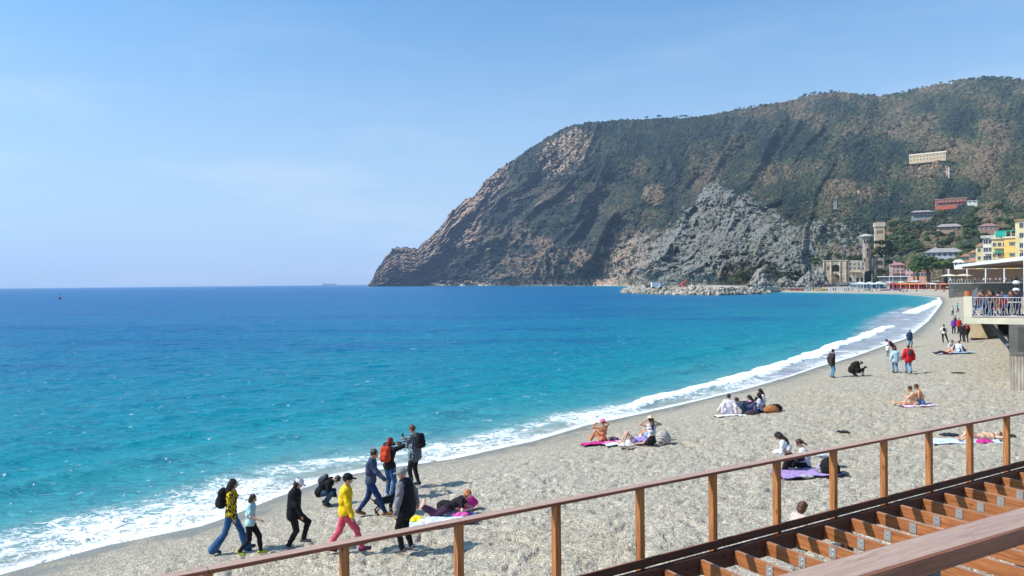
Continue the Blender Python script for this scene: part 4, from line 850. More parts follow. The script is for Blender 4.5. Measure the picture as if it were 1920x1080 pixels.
# girl lying on her front on a towel near the rail
def towel(x, y, wx_, wy, rz, mat, label, nm='towel', cat='towel'):
    q = at_px(x, y); n = 14; u = np.linspace(-.5, .5, n); U, W_ = np.meshgrid(u, u); c, s = math.cos(rz), math.sin(rz)
    lx = U*wx_*(1+.05*np.sin(W_*9)); ly = W_*wy*(1+.05*np.sin(U*7)); gx = q[0]+lx*c-ly*s; gy = q[1]+lx*s+ly*c
    z = bz(sdist(gx, gy))-q[2]+.045+.022*fbm(gx*3, gy*3, 3, 61)+.012*np.sin(U*23+W_*9)
    V = np.stack([lx.ravel(), ly.ravel(), z.ravel()], -1); Fc = grid_faces(n, n); V2 = V.copy(); V2[:, 2] -= .02
    e = mesh_np(nm, np.vstack([V, V2]), np.vstack([Fc, Fc[:, ::-1]+len(V)]), [mat]); o = link(nm, e, None, q, rz); tag(o, label, cat); return q
def softbag(x, y, sx, sy, sz, mat, label, cat='bag', nm='bag', dz=0, rz=0, h=.02, lump=1, strap=None):
    q = at_px(x, y); I = np.eye(3)
    pr = [('e', (0,0,sz*.45), (sx*.5,sy*.5,sz*.5), I), ('e', (sx*.15,0,sz*.3), (sx*.42,sy*.5,sz*.34), I), ('e', (-sx*.2,sy*.05,sz*.32), (sx*.32,sy*.45,sz*.36), I)]
    o = sdf_obj(nm, pr, h, mat, None, k=.05, wr=.006*lump); o.location = tuple(q+UP*dz); o.rotation_euler = (0,0,rz); tag(o, label, cat)
    if strap is not None: m = MB(); m.tube([(-sx*.2,0,sz*.8), (-sx*.1,0,sz*1.12), (sx*.1,0,sz*1.12), (sx*.2,0,sz*.8)], .012, 5); m.build('handle', strap, o)
    return o
PIN = cloth((.55,.03,.22))
towel(828, 977, 1.6, .85, .1, patcloth('towel_print'), 'blue and white printed beach towel under the lying red haired person')
ppl(842, 968, 96, 1.50, 'red haired person in black lying on the stomach propped on elbows', dict(lean=62, la=(-.10,-.78,-.02), ra=(.10,-.74,-.02), lk=(-.1,.1,-1), rk=(.1,.1,-1), lw=(-.12,.62,-.02), rw=(.12,.62,-.02), le=(-.5,.2,-1), re=(.5,.2,-1), hpitch=-38, hyaw=20, toes=-.1), fit(fem=1, top=(.016,.014,.018), bot=(.05,.02,.05), shoes=None, skin=(.66,.42,.32), hair=(.42,.13,.04), hairlen='bob', sleeve='short'))
softbag(874, 952, .55, .36, .34, PIN, 'bright magenta backpack lying behind the red haired person on the towel', 'backpack', 'backpack', rz=.4)
softbag(868, 968, .42, .3, .12, cloth((.60,.10,.38)), 'crumpled pink cloth beside the red haired person', 'cloth', 'cloth')
softbag(835, 955, .42, .3, .26, cloth((.02,.018,.022)), 'crumpled black clothes beside the red haired person', 'clothes', 'clothes')
softbag(782, 979, .34, .26, .16, cloth((.85,.62,.03)), 'bright yellow bag at the left corner of the towel', rz=.3)
softbag(800, 981, .36, .24, .10, cloth((.75,.75,.70)), 'crumpled white plastic bag next to the yellow bag')
softbag(882, 975, .34, .2, .10, cloth((.03,.035,.09)), 'navy and white shoes at the right end of the towel', 'shoes', 'shoes')
# person seated right below the edge beam: only the head shows
q = P(1491, 966, 15.3); q[2] = beach_z(q[0], q[1]); person(q, 70, 1.66, 'brown haired person seated below the deck with only the head showing', dict(SITX, hpitch=12), fit(fem=1, top=(.55,.45,.42), bot=(.05,.05,.06), hair=(.09,.035,.02), hairlen='bob'), .016)
# two on a lilac blanket
towel(1510, 888, 1.75, .95, .15, cloth((.36,.25,.50)), 'lilac blanket spread under the pair in white tops', 'blanket', 'blanket')
ppl(1480, 884, -60, 1.64, 'black haired person in white cropped top kneeling on the lilac blanket', dict(SITX, la=(.10,-.10,-.10), ra=(-.02,-.20,-.10), lw=(-.12,.42,.10), rw=(.10,.42,.10), hpitch=30, lean=22), fit(fem=1, top=(.70,.68,.70), crop=1, bot=(.016,.016,.02), hairlen='long', shoes=BLK, skin=(.55,.32,.22)))
ppl(1513, 877, -75, 1.66, 'brown haired person in white top and black trousers sitting cross legged on the lilac blanket', dict(SITX, hpitch=20, la=(.16,.34,-.04), ra=(-.12,.44,-.04)), fit(fem=1, top=(.66,.62,.62), bot=(.014,.014,.018), hair=(.07,.025,.015), hairlen='tail', shoes=BLK, skin=(.58,.33,.24)))
softbag(1555, 889, .5, .4, .5, cloth((.014,.014,.017)), 'large black backpack standing beside the lilac blanket', 'backpack', 'backpack')
softbag(1541, 888, .3, .28, .34, cloth((.30,.27,.31)), 'grey quilted bag between the lilac blanket and the black backpack')
softbag(1548, 872, .5, .34, .30, cloth((.66,.66,.68)), 'white jacket heaped on top of the bags beside the blanket', 'jacket', 'jacket', dz=.22)
softbag(1513, 895, .26, .2, .09, cloth((.35,.35,.40)), 'small pair of grey shoes on the near edge of the lilac blanket', 'shoes', 'shoes')
softbag(1578, 889, .30, .14, .07, cloth((.05,.06,.06)), 'dark sandal lying right of the black backpack', 'sandal', 'sandal')
# --- three sunbathers at the middle
towel(1124, 832, 1.35, .7, .1, PIN, 'magenta towel under the person in a pink cap')
ppl(1131, 829, -25, 1.64, 'tanned person in pink cap seated with hands raised to the head', dict(SIT, la=(-.34,.40,-.03), ra=(-.20,.52,-.03), lw=(-.22,.22,.62), rw=(.14,.20,.66), le=(-1,.3,0), re=(1,.3,0), lean=0, hpitch=0, hyaw=-40), fit(fem=1, skin=(.55,.23,.10), bot=(.02,.02,.025), style='brief', bra=(.45,.20,.09), hair=(.06,.025,.012), cap=(.72,.16,.30), shoes=None))
towel(1172, 831, 1.6, .9, .1, cloth((.62,.68,.74)), 'pale blue towel between the magenta towel and the striped backpack')
ppl(1188, 833, -82, 1.66, 'person in lilac top lying on the back with knees drawn up', dict(LIEUP, la=(-.12,.38,-.06), ra=(.12,.46,-.06), lk=(-.1,.1,1), rk=(.1,.1,1), rw=(.42,-.30,-.02), lean=-80), fit(fem=1, top=(.30,.24,.62), sleeve='none', bot=(.50,.33,.27), style='shorts', skin=(.62,.36,.26), hair=(.05,.02,.015), hairlen='bob', shoes=None))
ppl(1222, 827, -15, 1.70, 'person in white tank top and straw hat seated with elbows out', dict(SIT, lw=(-.20,.18,.62), rw=(.20,.12,.60), le=(-1,.2,.2), re=(1,.1,-.1), lean=4, hpitch=6, hyaw=-30), fit(fem=1, top=(.66,.63,.65), sleeve='none', bot=(.22,.38,.58), style='shorts', skin=(.60,.32,.20), hair=(.10,.04,.025), hairlen='long', cap=(.68,.50,.36), hat='straw', shoes=None))
softbag(1244, 832, .50, .42, .52, patcloth('stripe'), 'brown and grey striped backpack right of the person in straw hat', 'backpack', 'backpack', rz=.3)
softbag(1222, 833, .26, .22, .34, cloth((.012,.012,.014)), 'small black bag in front of the person in white tank top')
softbag(1175, 838, .5, .3, .16, cloth((.60,.56,.50)), 'crumpled beige cloth in front of the person in lilac top', 'cloth', 'cloth')
softbag(1212, 823, .5, .3, .26, cloth((.72,.73,.72)), 'white cloth heaped between the lying person and the one in straw hat', 'cloth', 'cloth')
softbag(1150, 825, .34, .2, .14, cloth((.14,.08,.14)), 'dark bag on the far edge of the magenta towel')
# --- group of five by the shore
ppl(1367, 778, 10, 1.74, 'person in pale pink and white shirt seated at the left of the shore group', dict(SIT, lean=4, lw=(-.30,-.12,.02), rw=(.30,-.10,.02), le=(-.3,-1,0), re=(.3,-1,0), hyaw=10, la=(-.42,.46,-.03), ra=(-.30,.56,-.03)), fit(top=(.68,.60,.66), topt=.03, bot=(.66,.66,.68), skin=(.60,.36,.28), hair=(.03,.025,.022), shoes=None))
ppl(1399, 777, 74, 1.72, 'person in blue jeans reclining with raised knees in the shore group', dict(LIEUP, lean=-42, la=(-.12,-.02+.40,-.08), ra=(.12,.52,-.06), lk=(-.1,.1,1), rk=(.1,.1,1), lw=(-.1,.30,.40), rw=(.1,.30,.40)), fit(top=(.05,.07,.12), bot=JE, hair=(.02,.015,.012)))
ppl(1413, 776, -50, 1.62, 'long haired person in pink t-shirt sitting in the middle of the shore group', dict(SITX, hpitch=15), fit(fem=1, top=(.66,.30,.42), sleeve='short', topt=.025, bot=(.06,.04,.04), hairlen='long', skin=(.62,.36,.26)))
ppl(1426, 773, -70, 1.66, 'black haired person in grey and white shirt kneeling in the shore group', dict(SITX, lean=6, hpitch=0), fit(fem=1, top=(.52,.56,.68), sleeve='short', bot=(.014,.014,.016), hairlen='long'))
ppl(1430, 766, -95, 1.70, 'person in white shirt with black hair seated furthest in the shore group', dict(SITUP, lean=6), fit(fem=1, top=(.70,.62,.64), sleeve='short', bot=(.02,.02,.025), hairlen='long'))
softbag(1446, 774, .62, .4, .34, cloth((.36,.13,.05)), 'brown leather bag at the right end of the shore group', strap=cloth(BLK))
softbag(1455, 771, .5, .3, .34, cloth((.016,.014,.014)), 'black jacket on top of the brown bag in the shore group', 'jacket', 'jacket')
softbag(1410, 779, .5, .3, .26, cloth((.05,.035,.045)), 'black patterned bag in front of the person in pink t-shirt')
softbag(1393, 781, .34, .2, .10, cloth((.55,.54,.50)), 'pale shoes in front of the person in blue jeans', 'shoes', 'shoes')
towel(1364, 780, 1.1, .6, .1, cloth((.70,.70,.72)), 'white towel under the person in pink and white shirt')
# --- couple in swimwear
towel(1720, 761, 1.5, .8, .1, cloth((.66,.50,.60)), 'pale pink towel under the couple in swimwear')
ppl(1716, 761, -70, 1.66, 'person in pale bikini seated on the pink towel holding up a phone', dict(SITUP, lw=(-.1,.50,.40), rw=(.2,.2,.2), la=(-.12,.50,-.04), ra=(.1,.85,-.04)), fit(fem=1, skin=(.62,.34,.20), bot=(.45,.40,.36), style='brief', bra=(.5,.45,.40), hairlen='bun', hair=(.05,.022,.015), shoes=None))
ppl(1729, 760, -58, 1.76, 'bare backed person in blue shorts seated beside the person in bikini', dict(SITUP), fit(skin=(.58,.28,.14), bot=(.10,.20,.40), style='shorts', hair=(.06,.03,.02), shoes=None))
# --- sunbather behind the railing
towel(1808, 829, 2.2, .9, -.1, patcloth('towel_print'), 'light blue printed towel under the sunbather behind the railing')
ppl(1838, 826, 262, 1.68, 'sunbather in black bikini lying on the back behind the railing', dict(LIEUP, ra=(.12,.62,-.04), rw=(.30,-.72,-.02), lw=(-.30,-.66,0), le=(-1,-.3,0), re=(1,-.3,0)), fit(fem=1, skin=(.66,.38,.25), bot=(.02,.02,.02), style='brief', bra=(.02,.02,.02), hair=(.20,.07,.05), shoes=None))
softbag(1846, 832, .46, .3, .16, PIN, 'magenta and white cloth in front of the sunbather', 'cloth', 'cloth')
softbag(1780, 818, .5, .3, .12, cloth((.03,.03,.05)), 'dark clothes at the feet of the sunbather', 'clothes', 'clothes')
softbag(1893, 820, .3, .2, .12, cloth((.03,.035,.03)), 'dark sunglasses case right of the sunbather head', 'case', 'case')
softbag(1580, 810, .30, .14, .05, cloth((.04,.04,.045)), 'dark piece of driftwood alone on the open shingle', 'driftwood', 'driftwood')
softbag(1796, 700, .62, .14, .07, cloth((.04,.035,.03)), 'thin dark driftwood lying right of the red jacket walker', 'driftwood', 'driftwood')
# --- middle distance
STD = dict(la=(-.11,.03,-.86), ra=(.11,-.03,-.86), ground='feet')
ppl(1560, 708, 82, 1.74, 'lone person in dark brown jacket and pale jeans standing near the surf', dict(STD, lw=(-.14,-.14,-.02), rw=(.20,-.14,-.02), hpitch=14), fit(top=(.045,.032,.028), topname='jacket', topt=.035, coat=1, bot=(.11,.22,.36), shoes=(.05,.10,.20)))
ppl(1597, 705, 120, 1.70, 'person in black crouching beside a small dog on the beach', dict(la=(-.14,.14,-.34), ra=(.14,.16,-.34), lk=(-.3,1,.6), rk=(.3,1,.6), lean=44, slouch=.08, lw=(-.1,.46,-.20), rw=(.1,.48,-.20), hpitch=50, ground='feet'), fit(top=(.018,.014,.012), topt=.06, coat=1, bot=(.016,.014,.014), girth=1.2, hair=(.06,.03,.02)))
dog(at_px(1613, 704), 85, .95, (M((.03,.017,.012), .8, 'fur'), None), 'small dark dog with raised tail beside the crouching person')
ppl(1679, 699, 12, 1.60, 'person in light blue hooded jacket walking away hand in hand', walk(.14, .05, rw=(.34,.02,-.02), hpitch=10), fit(fem=1, top=(.42,.58,.68), topname='jacket', topt=.04, coat=1, collar=1, bot=(.09,.20,.38), shoes=(.03,.02,.02), hair=(.05,.02,.02), hairlen='bob'))
ppl(1704, 700, 10, 1.74, 'person in bright red jacket walking away with a dark backpack', walk(.16, .05, lw=(-.36,.02,-.02), rw=(.30,-.02,-.04)), fit(top=(.52,.015,.025), topname='jacket', topt=.05, coat=1, collar=1, bot=(.12,.25,.42), shoes=(.05,.02,.02), hair=(.08,.02,.02), pack=(.06,.04,.05), packsz=.72, packlabel='dark backpack on the back of the red jacket walker'))
ppl(1677, 676, -70, 1.76, 'person in dark t-shirt bending down towards a small child at the water', dict(STD, lean=40, lw=(-.1,.40,-.15), rw=(.1,.36,-.15), hpitch=30), fit(top=(.07,.03,.05), sleeve='short', bot=(.03,.05,.16), topt=.024))
ppl(1664, 668, 60, .92, 'small child in white shirt held by the bending person', dict(STD, rw=(.25,.25,.35)), fit(top=(.66,.68,.68), bot=(.10,.22,.32), girth=1.25), h=.028)
ppl(1706, 652, 175, 1.62, 'person in navy coat coming up the beach from the water edge', walk(.12, .1), fit(fem=1, top=(.025,.05,.10), topt=.045, coat=1, bot=(.06,.14,.24), hair=(.05,.02,.015), hairlen='long'))
ppl(1770, 643, 25, 1.66, 'person in white top with black backpack striding with legs apart', dict(la=(-.06,.02,-.86), ra=(.34,-.10,-.80), lw=(-.32,.10,.10), ground='feet'), fit(fem=1, top=(.66,.68,.66), bot=(.02,.02,.022), pack=(.015,.015,.018), packsz=.7, packlabel='small black backpack on the person in white top', hairlen='bun'))
ppl(1788, 626, 190, 1.68, 'person in purple jacket and pink hat facing the viewer', dict(STD), fit(fem=1, top=(.16,.06,.36), topt=.035, coat=1, bot=(.014,.014,.018), cap=(.50,.10,.16), hat='beanie'))
ppl(1798, 626, 185, 1.68, 'person in red coat next to the purple jacket', dict(STD), fit(fem=1, top=(.50,.03,.03), topt=.04, coat=1, bot=(.014,.014,.018), hair=(.12,.03,.015)))
ppl(1804, 640, 10, 1.62, 'person in black seen from behind, left of the pair by the terrace', dict(STD), fit(fem=1, top=(.03,.02,.03), topt=.03, coat=1, bot=(.02,.018,.022)))
ppl(1812, 642, 8, 1.78, 'tall person in black coat and pointed hat by the terrace', dict(STD), fit(top=(.018,.018,.02), topt=.04, coat=1, bot=(.05,.05,.055), hair=(.05,.03,.02), pack=(.35,.02,.03), packsz=.7, packlabel='dark red bag on the tall person in black coat'))
ppl(1789, 603, 140, 1.55, 'person in dark blue crouching in the distance by the wash', dict(SITUP), fit(top=(.03,.07,.18), topt=.04, bot=(.01,.02,.06)))
ppl(1786, 592, 180, 1.60, 'person in white behind the dark blue crouching one', dict(STD), fit(fem=1, top=(.55,.55,.52), bot=(.02,.02,.03)))
ppl(1795, 586, 120, 1.70, 'person in turquoise top walking in the distance', walk(.15, .1), fit(top=(.06,.42,.40), topt=.03, bot=(.05,.04,.05)))
for i, (x, y, h_, cc, lb) in enumerate([(1798, 557, 180, (.02,.02,.02), 'left of two far dark figures in front of the terrace pillar'), (1807, 556, 90, (.03,.04,.08), 'right of two far dark figures in front of the terrace pillar')]):
    ppl(x, y, h_, 1.7, lb, dict(STD), fit(top=cc, bot=(.02,.02,.02)))
towel(1792, 662, 2.3, 1.2, 0, cloth((.35,.50,.72)), 'blue towel under the trio resting near the terrace')
ppl(1775, 664, -80, 1.64, 'person in salmon top lying at the left of the trio', dict(LIEUP, lean=-50), fit(fem=1, top=(.62,.28,.20), bot=(.05,.02,.04), hair=(.06,.02,.02), skin=(.6,.34,.25)))
ppl(1781, 656, 160, 1.62, 'person in white sitting upright in the middle of the trio', dict(SITX), fit(fem=1, top=(.62,.62,.66), bot=(.05,.06,.10)))
ppl(1797, 661, 60, 1.7, 'person in pale striped top sitting at the right of the trio', dict(SIT), fit(top=(.55,.58,.68), bot=(.03,.03,.04), hair=(.07,.03,.02)))
# --- diners on the terrace
dn = [(1836, 40.6, 95, (.10,.02,.03), (.22,.10,.05), 'long', 'diner in maroon with reddish hair nearest the terrace corner'), (1846, 39.4, -60, (.02,.02,.03), (.03,.02,.02), 'short', 'diner in black on the left side of the corner table'), (1853, 41.2, 170, (.30,.10,.04), (.20,.07,.02), 'long', 'diner with ginger hair behind the corner table'),
      (1863, 40.2, -80, (.015,.015,.02), BLK, 'long', 'diner in black with long dark hair right of the corner table'), (1873, 39.2, 5, (.12,.05,.03), BLK, 'short', 'diner leaning back in the red folding chair'), (1882, 41.0, -120, (.08,.16,.34), BLK, 'short', 'diner in blue shirt sitting taller than the others'),
      (1893, 40.4, 160, (.16,.08,.06), (.14,.05,.03), 'long', 'brown haired diner left of the white column'), (1901, 39.8, -70, (.05,.03,.04), (.08,.035,.02), 'long', 'diner in dark brown beside the striped stand'), (1909, 40.0, -95, (.015,.02,.05), BLK, 'short', 'diner in navy right next to the white column')]
for x, D, hdg, c1, c2, hl, lb in dn:
    q = np.array(TP(x, D)); person(q+UP*.36*0, hdg, 1.74, lb, dict(CHAIR), fit(fem=hl == 'long', top=c1, topt=.03, bot=(.02,.05,.16), hair=c2, hairlen=hl), .028, 'diners on the terrace')
# ================================================================ TOWN, HILLSIDE HOUSES, BREAKWATER
PANE = M((.035,.045,.06), .15, 'window_glass', .6); FRM = M((.60,.58,.54), .7, 'window_frame'); SHUT = M((.05,.16,.10), .7, 'shutter'); DARK = M((.02,.02,.022), .9, 'dark_inside')
TILE = M((.36,.19,.12), .85, 'roof'); TILEG = M((.34,.31,.29), .85, 'roof'); PINKR = M((.42,.20,.19), .85, 'roof')
_win = {}
def win_me(w, h, sh=None, arch=False):
    k = (round(w,2), round(h,2), sh is not None, arch)
    if k in _win: return _win[k]
    m = MB(); m.box(-w/2-.09, w/2+.09, -.10, .05, -.09, h+.09, 1); m.box(-w/2, w/2, -.13, -.09, 0, h, 0); m.box(-.03, .03, -.15, -.125, 0, h, 1)
    if arch: m.prism([], 0, 0) if False else None; m.tube([(0,-.02,h+.02), (0,-.13,h+.02)], w/2, 10, 0)
    if sh is not None:
        m.box(-w/2-.09-w*.42, -w/2-.10, -.16, -.10, 0, h, 2); m.box(w/2+.10, w/2+.09+w*.42, -.16, -.10, 0, h, 2)
    o = m.build('window', [PANE, FRM, SHUT]); _win[k] = o.data; bpy.data.objects.remove(o); return _win[k]
def gable(m, w, d, z, rh, o=.5, mt=0, hip=False, flat=False):
    if flat: m.box(-w/2-o, w/2+o, -o, d+o, z, z+rh, mt); return
    if hip:
        i = min(w, d)*.42; vs = [(-w/2-o,-o,z),(w/2+o,-o,z),(w/2+o,d+o,z),(-w/2-o,d+o,z),(-w/2-o+i,d/2,z+rh),(w/2+o-i,d/2,z+rh)]
        m.add(vs, [(0,1,5,4),(1,2,5),(2,3,4,5),(3,0,4),(3,2,1,0)], mt)
    else:
        vs = [(-w/2-o,-o,z),(w/2+o,-o,z),(w/2+o,d+o,z),(-w/2-o,d+o,z),(-w/2-o,d/2,z+rh),(w/2+o,d/2,z+rh)]
        m.add(vs, [(0,1,5,4),(2,3,4,5),(1,2,5),(3,0,4),(3,2,1,0)], mt)
def house(x0, x1, yb, ye, D, depth, wall, roof, label, rk='hip', rh=1.6, win=(2, 4), yaw=0, name='house', cat='house', sh=None, ww=.9, wh=1.3, over=.5, side=1, found=2.5, bal=None, awn=None, chim=0):
    w = (x1-x0)*D/F; h = (yb-ye)*D/F; p = P((x0+x1)/2, yb, D); e = empty(name, p, math.radians(yaw)-math.atan(((x0+x1)/2-960)/F), label=label, cat=cat)
    m = MB(); m.box(-w/2, w/2, 0, depth, -found, h); m.build('wall', wall, e)
    m = MB(); gable(m, w, depth, h+.02, rh, over, 0, rk == 'hip', rk == 'flat'); ro = m.build('roof', roof, e)
    for i in range(chim): m = MB(); m.box(-.4, .4, -.4, .4, 0, 1.9); m.build('chimney', wall, ro, (-w*.2+i*w*.4, depth*.55, h+rh*.5))
    R, C_ = win
    if C_:
        me = win_me(ww, wh, sh)
        for r in range(R):
            for c in range(C_): link('window', me, e, (-w/2+w*(c+.5)/C_, 0, h*(r+.32)/R))
        nc = max(1, int(C_*depth/w)) if side else 0
        for r in range(R):
            for c in range(nc): link('window', me, e, (-w/2, depth*(c+.5)/nc, h*(r+.32)/R), -math.pi/2)
    if bal:
        for (r, u0, u1) in bal:
            m = MB(); z = h*(r+.15)/R; m.box(-w/2+w*u0, -w/2+w*u1, -1.3, -.003, z-.18, z); b_ = m.build('balcony', wall, e)
            m = MB(); m.box(-w/2+w*u0, -w/2+w*u1, -1.33, -1.27, z+.85, z+.95)
            for q in np.arange(-w/2+w*u0, -w/2+w*u1, .35): m.box(q, q+.05, -1.32, -1.28, z, z+.86)
            m.build('balcony_railing', M((.25,.25,.25), .6, 'iron'), b_)
    if awn:
        for (r, u0, u1) in awn:
            z = h*(r+.85)/R; m = MB(); m.hull8([(-w/2+w*u0,-1.7,z-.5),(-w/2+w*u1,-1.7,z-.5),(-w/2+w*u1,-.01,z-.04),(-w/2+w*u0,-.01,z-.04)], [(-w/2+w*u0,-1.7,z-.44),(-w/2+w*u1,-1.7,z-.44),(-w/2+w*u1,-.01,z+.03),(-w/2+w*u0,-.01,z+.03)]); m.build('awning', M((.02,.36,.28), .7, 'canvas'), e)
    return e, w, h
def hd_(x, y): return HP(x, y)[1]*.985
YEL = M((.72,.46,.14), .8, 'plaster'); PYEL = M((.74,.60,.34), .8, 'plaster'); OFFW = M((.70,.68,.62), .8, 'plaster'); PNK = M((.58,.30,.26), .8, 'plaster'); RED = M((.50,.13,.08), .8, 'plaster'); SALM = M((.66,.33,.22), .8, 'plaster'); CRM = M((.62,.47,.30), .8, 'plaster'); GRYW = M((.30,.30,.30), .8, 'plaster')
# houses on the slope
house(1708, 1769, 301, 289, hd_(1740, 300)*.98, 9, CRM, M((.60,.50,.36), .85, 'roof'), 'long cream convent building highest on the hillside', 'gable', 2.6, (2, 11), -10, 'hillside_convent', 'building', ww=1.2, wh=1.8, chim=1)
house(1757, 1812, 387, 373, hd_(1785, 388)*.97, 9, RED, M((.55,.33,.27), .8, 'roof'), 'long terracotta red villa with pale floor bands on the hillside', 'flat', .5, (2, 9), -6, 'red_villa', 'villa', ww=1.6, wh=1.6, bal=[(1, .05, .95)])
house(1815, 1831, 382, 377, hd_(1822, 384)*.98, 6, OFFW, M((.55,.58,.52), .8, 'roof'), 'small pale pavilion right of the terracotta red villa', 'flat', .5, (1, 2), 0, 'pavilion', 'pavilion')
house(1713, 1744, 408, 398, hd_(1728, 410)*.97, 10, GRYW, TILEG, 'grey villa with wide low roof and dark balconies among trees', 'hip', 2.0, (2, 5), 5, 'grey_villa', 'villa', over=2.2, ww=1.5, bal=[(1, 0, 1)])
house(1762, 1800, 432, 425, hd_(1780, 432)*.96, 9, M((.50,.33,.24), .8, 'plaster'), TILEG, 'low villa with broad brownish roof below the grey villa', 'hip', 2.4, (1, 4), 8, 'low_villa', 'villa', over=1.2)
house(1838, 1868, 432, 424, hd_(1852, 433)*.95, 9, M((.35,.20,.17), .8, 'plaster'), M((.30,.18,.16), .8, 'roof'), 'dark reddish villa above the yellow apartment house', 'hip', 2.0, (2, 4), 0, 'dark_red_villa', 'villa')
house(1740, 1803, 483, 473, hd_(1770, 484)*.93, 12, M((.52,.55,.58), .8, 'plaster'), TILEG, 'wide white villa with grey hipped roof above the umbrella pine', 'hip', 2.6, (1, 7), 6, 'white_villa', 'villa', over=1.0, chim=1, ww=1.2, wh=1.6)
house(1563, 1569, 388, 376, hd_(1566, 389)*.98, 6, M((.33,.32,.30), .9, 'stonewall'), M((.30,.29,.27), .9, 'stonewall'), 'small grey stone ruin on the rocky spur', 'flat', .3, (1, 1), 0, 'stone_ruin', 'ruin')
m = MB(); q, D_ = HP(1774, 331); m.box(-.5, .5, -.5, .5, -3, 10.5); m.box(-2.0, 2.0, -.35, .35, 7.4, 8.3); tag(m.build('white_cross', WHITE, None, q-np.array([0,6,0])), 'tall white cross standing on the slope below the convent', 'cross')
# pink seafront house, small pink annexe
D0 = 428
house(1672, 1694, 521, 497, D0, 9, PNK, PINKR, 'pink seafront villa with hipped rosy roof', 'hip', 1.6, (3, 3), 4, 'pink_villa', 'villa', bal=[(1, 0, 1)], ww=1.0, wh=1.5, over=.8, chim=1)
house(1694, 1711, 521, 502, D0-2, 9, M((.66,.42,.38), .8, 'plaster'), PINKR, 'lower pale pink wing to the right of the pink seafront villa', 'hip', 1.4, (2, 3), 0, 'pink_wing', 'house', over=.6)
house(1711, 1735, 522, 508, D0-4, 7, SALM, M((.50,.24,.16), .8, 'roof'), 'salmon coloured single storey house beside the umbrella pine', 'flat', .3, (1, 5), 0, 'salmon_house', 'house', ww=1.1, wh=1.9)
house(1652, 1698, 527, 519, 405, 5, M((.28,.27,.25), .8, 'plaster'), WHITE, 'long low beach pavilion with flat white roof', 'flat', .35, (1, 6), 0, 'beach_pavilion', 'pavilion', over=1.2, ww=1.6, wh=1.3)
# orange house, apartment blocks at the right
house(1803, 1823, 500, 481, 330, 8, M((.55,.26,.10), .8, 'plaster'), TILE, 'orange house with red tiled roof left of the cream apartment block', 'hip', 1.4, (2, 3), 0, 'orange_house', 'house', sh=1)
house(1819, 1838, 500, 474, 322, 8, SALM, TILE, 'salmon house with red tiled roof against the cream apartment block', 'hip', 1.3, (2, 2), 0, 'salmon_red_house', 'house', sh=1)
house(1790, 1804, 500, 492, 318, 4, WHITE, WHITE, 'little white gazebo with hipped white roof', 'hip', 1.2, (1, 2), 0, 'gazebo', 'gazebo', over=.7)
house(1832, 1850, 506, 462, 300, 10, PYEL, TILE, 'narrow pale yellow house front behind the white rounded block', 'hip', 1.4, (3, 2), 0, 'pale_yellow_house', 'house')
house(1845, 1862, 508, 446, 285, 12, OFFW, M((.60,.56,.52), .8, 'roof'), 'white rounded apartment block with roof terrace', 'flat', .9, (4, 2), -8, 'white_apartment_block', 'apartment block', ww=1.5, wh=1.6, bal=[(0, .1, .9), (1, .1, .9), (2, .1, .9)], over=.7)
house(1862, 1886, 508, 448, 279, 12, PYEL, CREAM, 'pale yellow apartment wing with balconies and green awnings', 'flat', .5, (3, 3), 0, 'yellow_apartment_wing', 'apartment block', bal=[(0, .1, .9), (1, .1, .9), (2, .1, .9)], awn=[(0, .1, .9), (1, .1, .9)])
house(1885, 1912, 508, 446, 270, 14, YEL, CREAM, 'deep yellow apartment block with blank side wall and rooftop canopy', 'flat', .5, (3, 1), -14, 'yellow_apartment_block', 'apartment block', sh=1)
house(1910, 1965, 508, 413, 262, 14, PYEL, TILE, 'tallest pale yellow building cut by the right edge', 'flat', .6, (5, 3), 0, 'tall_yellow_building', 'apartment block', sh=None, ww=1.1, wh=1.7, bal=[(1, .1, .5), (2, .1, .5)])
e = empty('rooftop_canopy', P(1892, 446, 274), -math.atan((1892-960)/F), label='green canvas canopy with posts on top of the yellow apartment block', cat='canopy')
for x, w_ in ((-2.6, 3.4), (1.3, 3.8)):
    m = MB(); m.hull8([(x-w_/2,-.5,2.4),(x+w_/2,-.5,2.6),(x+w_/2,5,3.0),(x-w_/2,5,2.8)], [(x-w_/2,-.5,2.5),(x+w_/2,-.5,2.7),(x+w_/2,5,3.1),(x-w_/2,5,2.9)]); m.build('canvas', M((.02,.36,.28), .7, 'canvas'), e)
m = MB(); m.box(-4.3, -1.0, -.5, -.44, .6, 2.45); m.build('side_curtain', M((.02,.36,.28), .7, 'canvas'), e)
for x in (-4.3, -1.0, .6, 3.2): m = MB(); m.box(x-.08, x+.08, -.5, -.34, .3, 2.5); m.build('post', WHITE, e)

# ---- castle with arches and tower
ST = M((.40,.32,.25), .9, 'stonewall'); STL = M((.58,.47,.34), .9, 'stonewall'); STD_ = M((.26,.19,.15), .9, 'stonewall')
def arch_wall(m, x0, x1, h, th, arches, y=0, mt=0):
    """wall with real round arched openings; arches (cx, base, halfwidth, springing)"""
    cur = x0
    for cx, b, hw, sp in sorted(arches):
        m.box(cur, cx-hw, y, y+th, 0, h, mt); n = 10; 
        if b > 0: m.box(cx-hw, cx+hw, y, y+th, 0, b, mt)
        for i in range(n):
            a0 = math.pi*(1-i/n); a1 = math.pi*(1-(i+1)/n); xa = cx+hw*math.cos(a0); xb = cx+hw*math.cos(a1); za = sp+hw*math.sin(a0); zb = sp+hw*math.sin(a1)
            m.hull8([(xa,y,za),(xb,y,zb),(xb,y+th,zb),(xa,y+th,za)], [(xa,y,h),(xb,y,h),(xb,y+th,h),(xa,y+th,h)], mt)
        cur = cx+hw
    m.box(cur, x1, y, y+th, 0, h, mt)
CDp = 452; k_ = CDp/F
def cpos(x, y): return P(x, y, CDp)
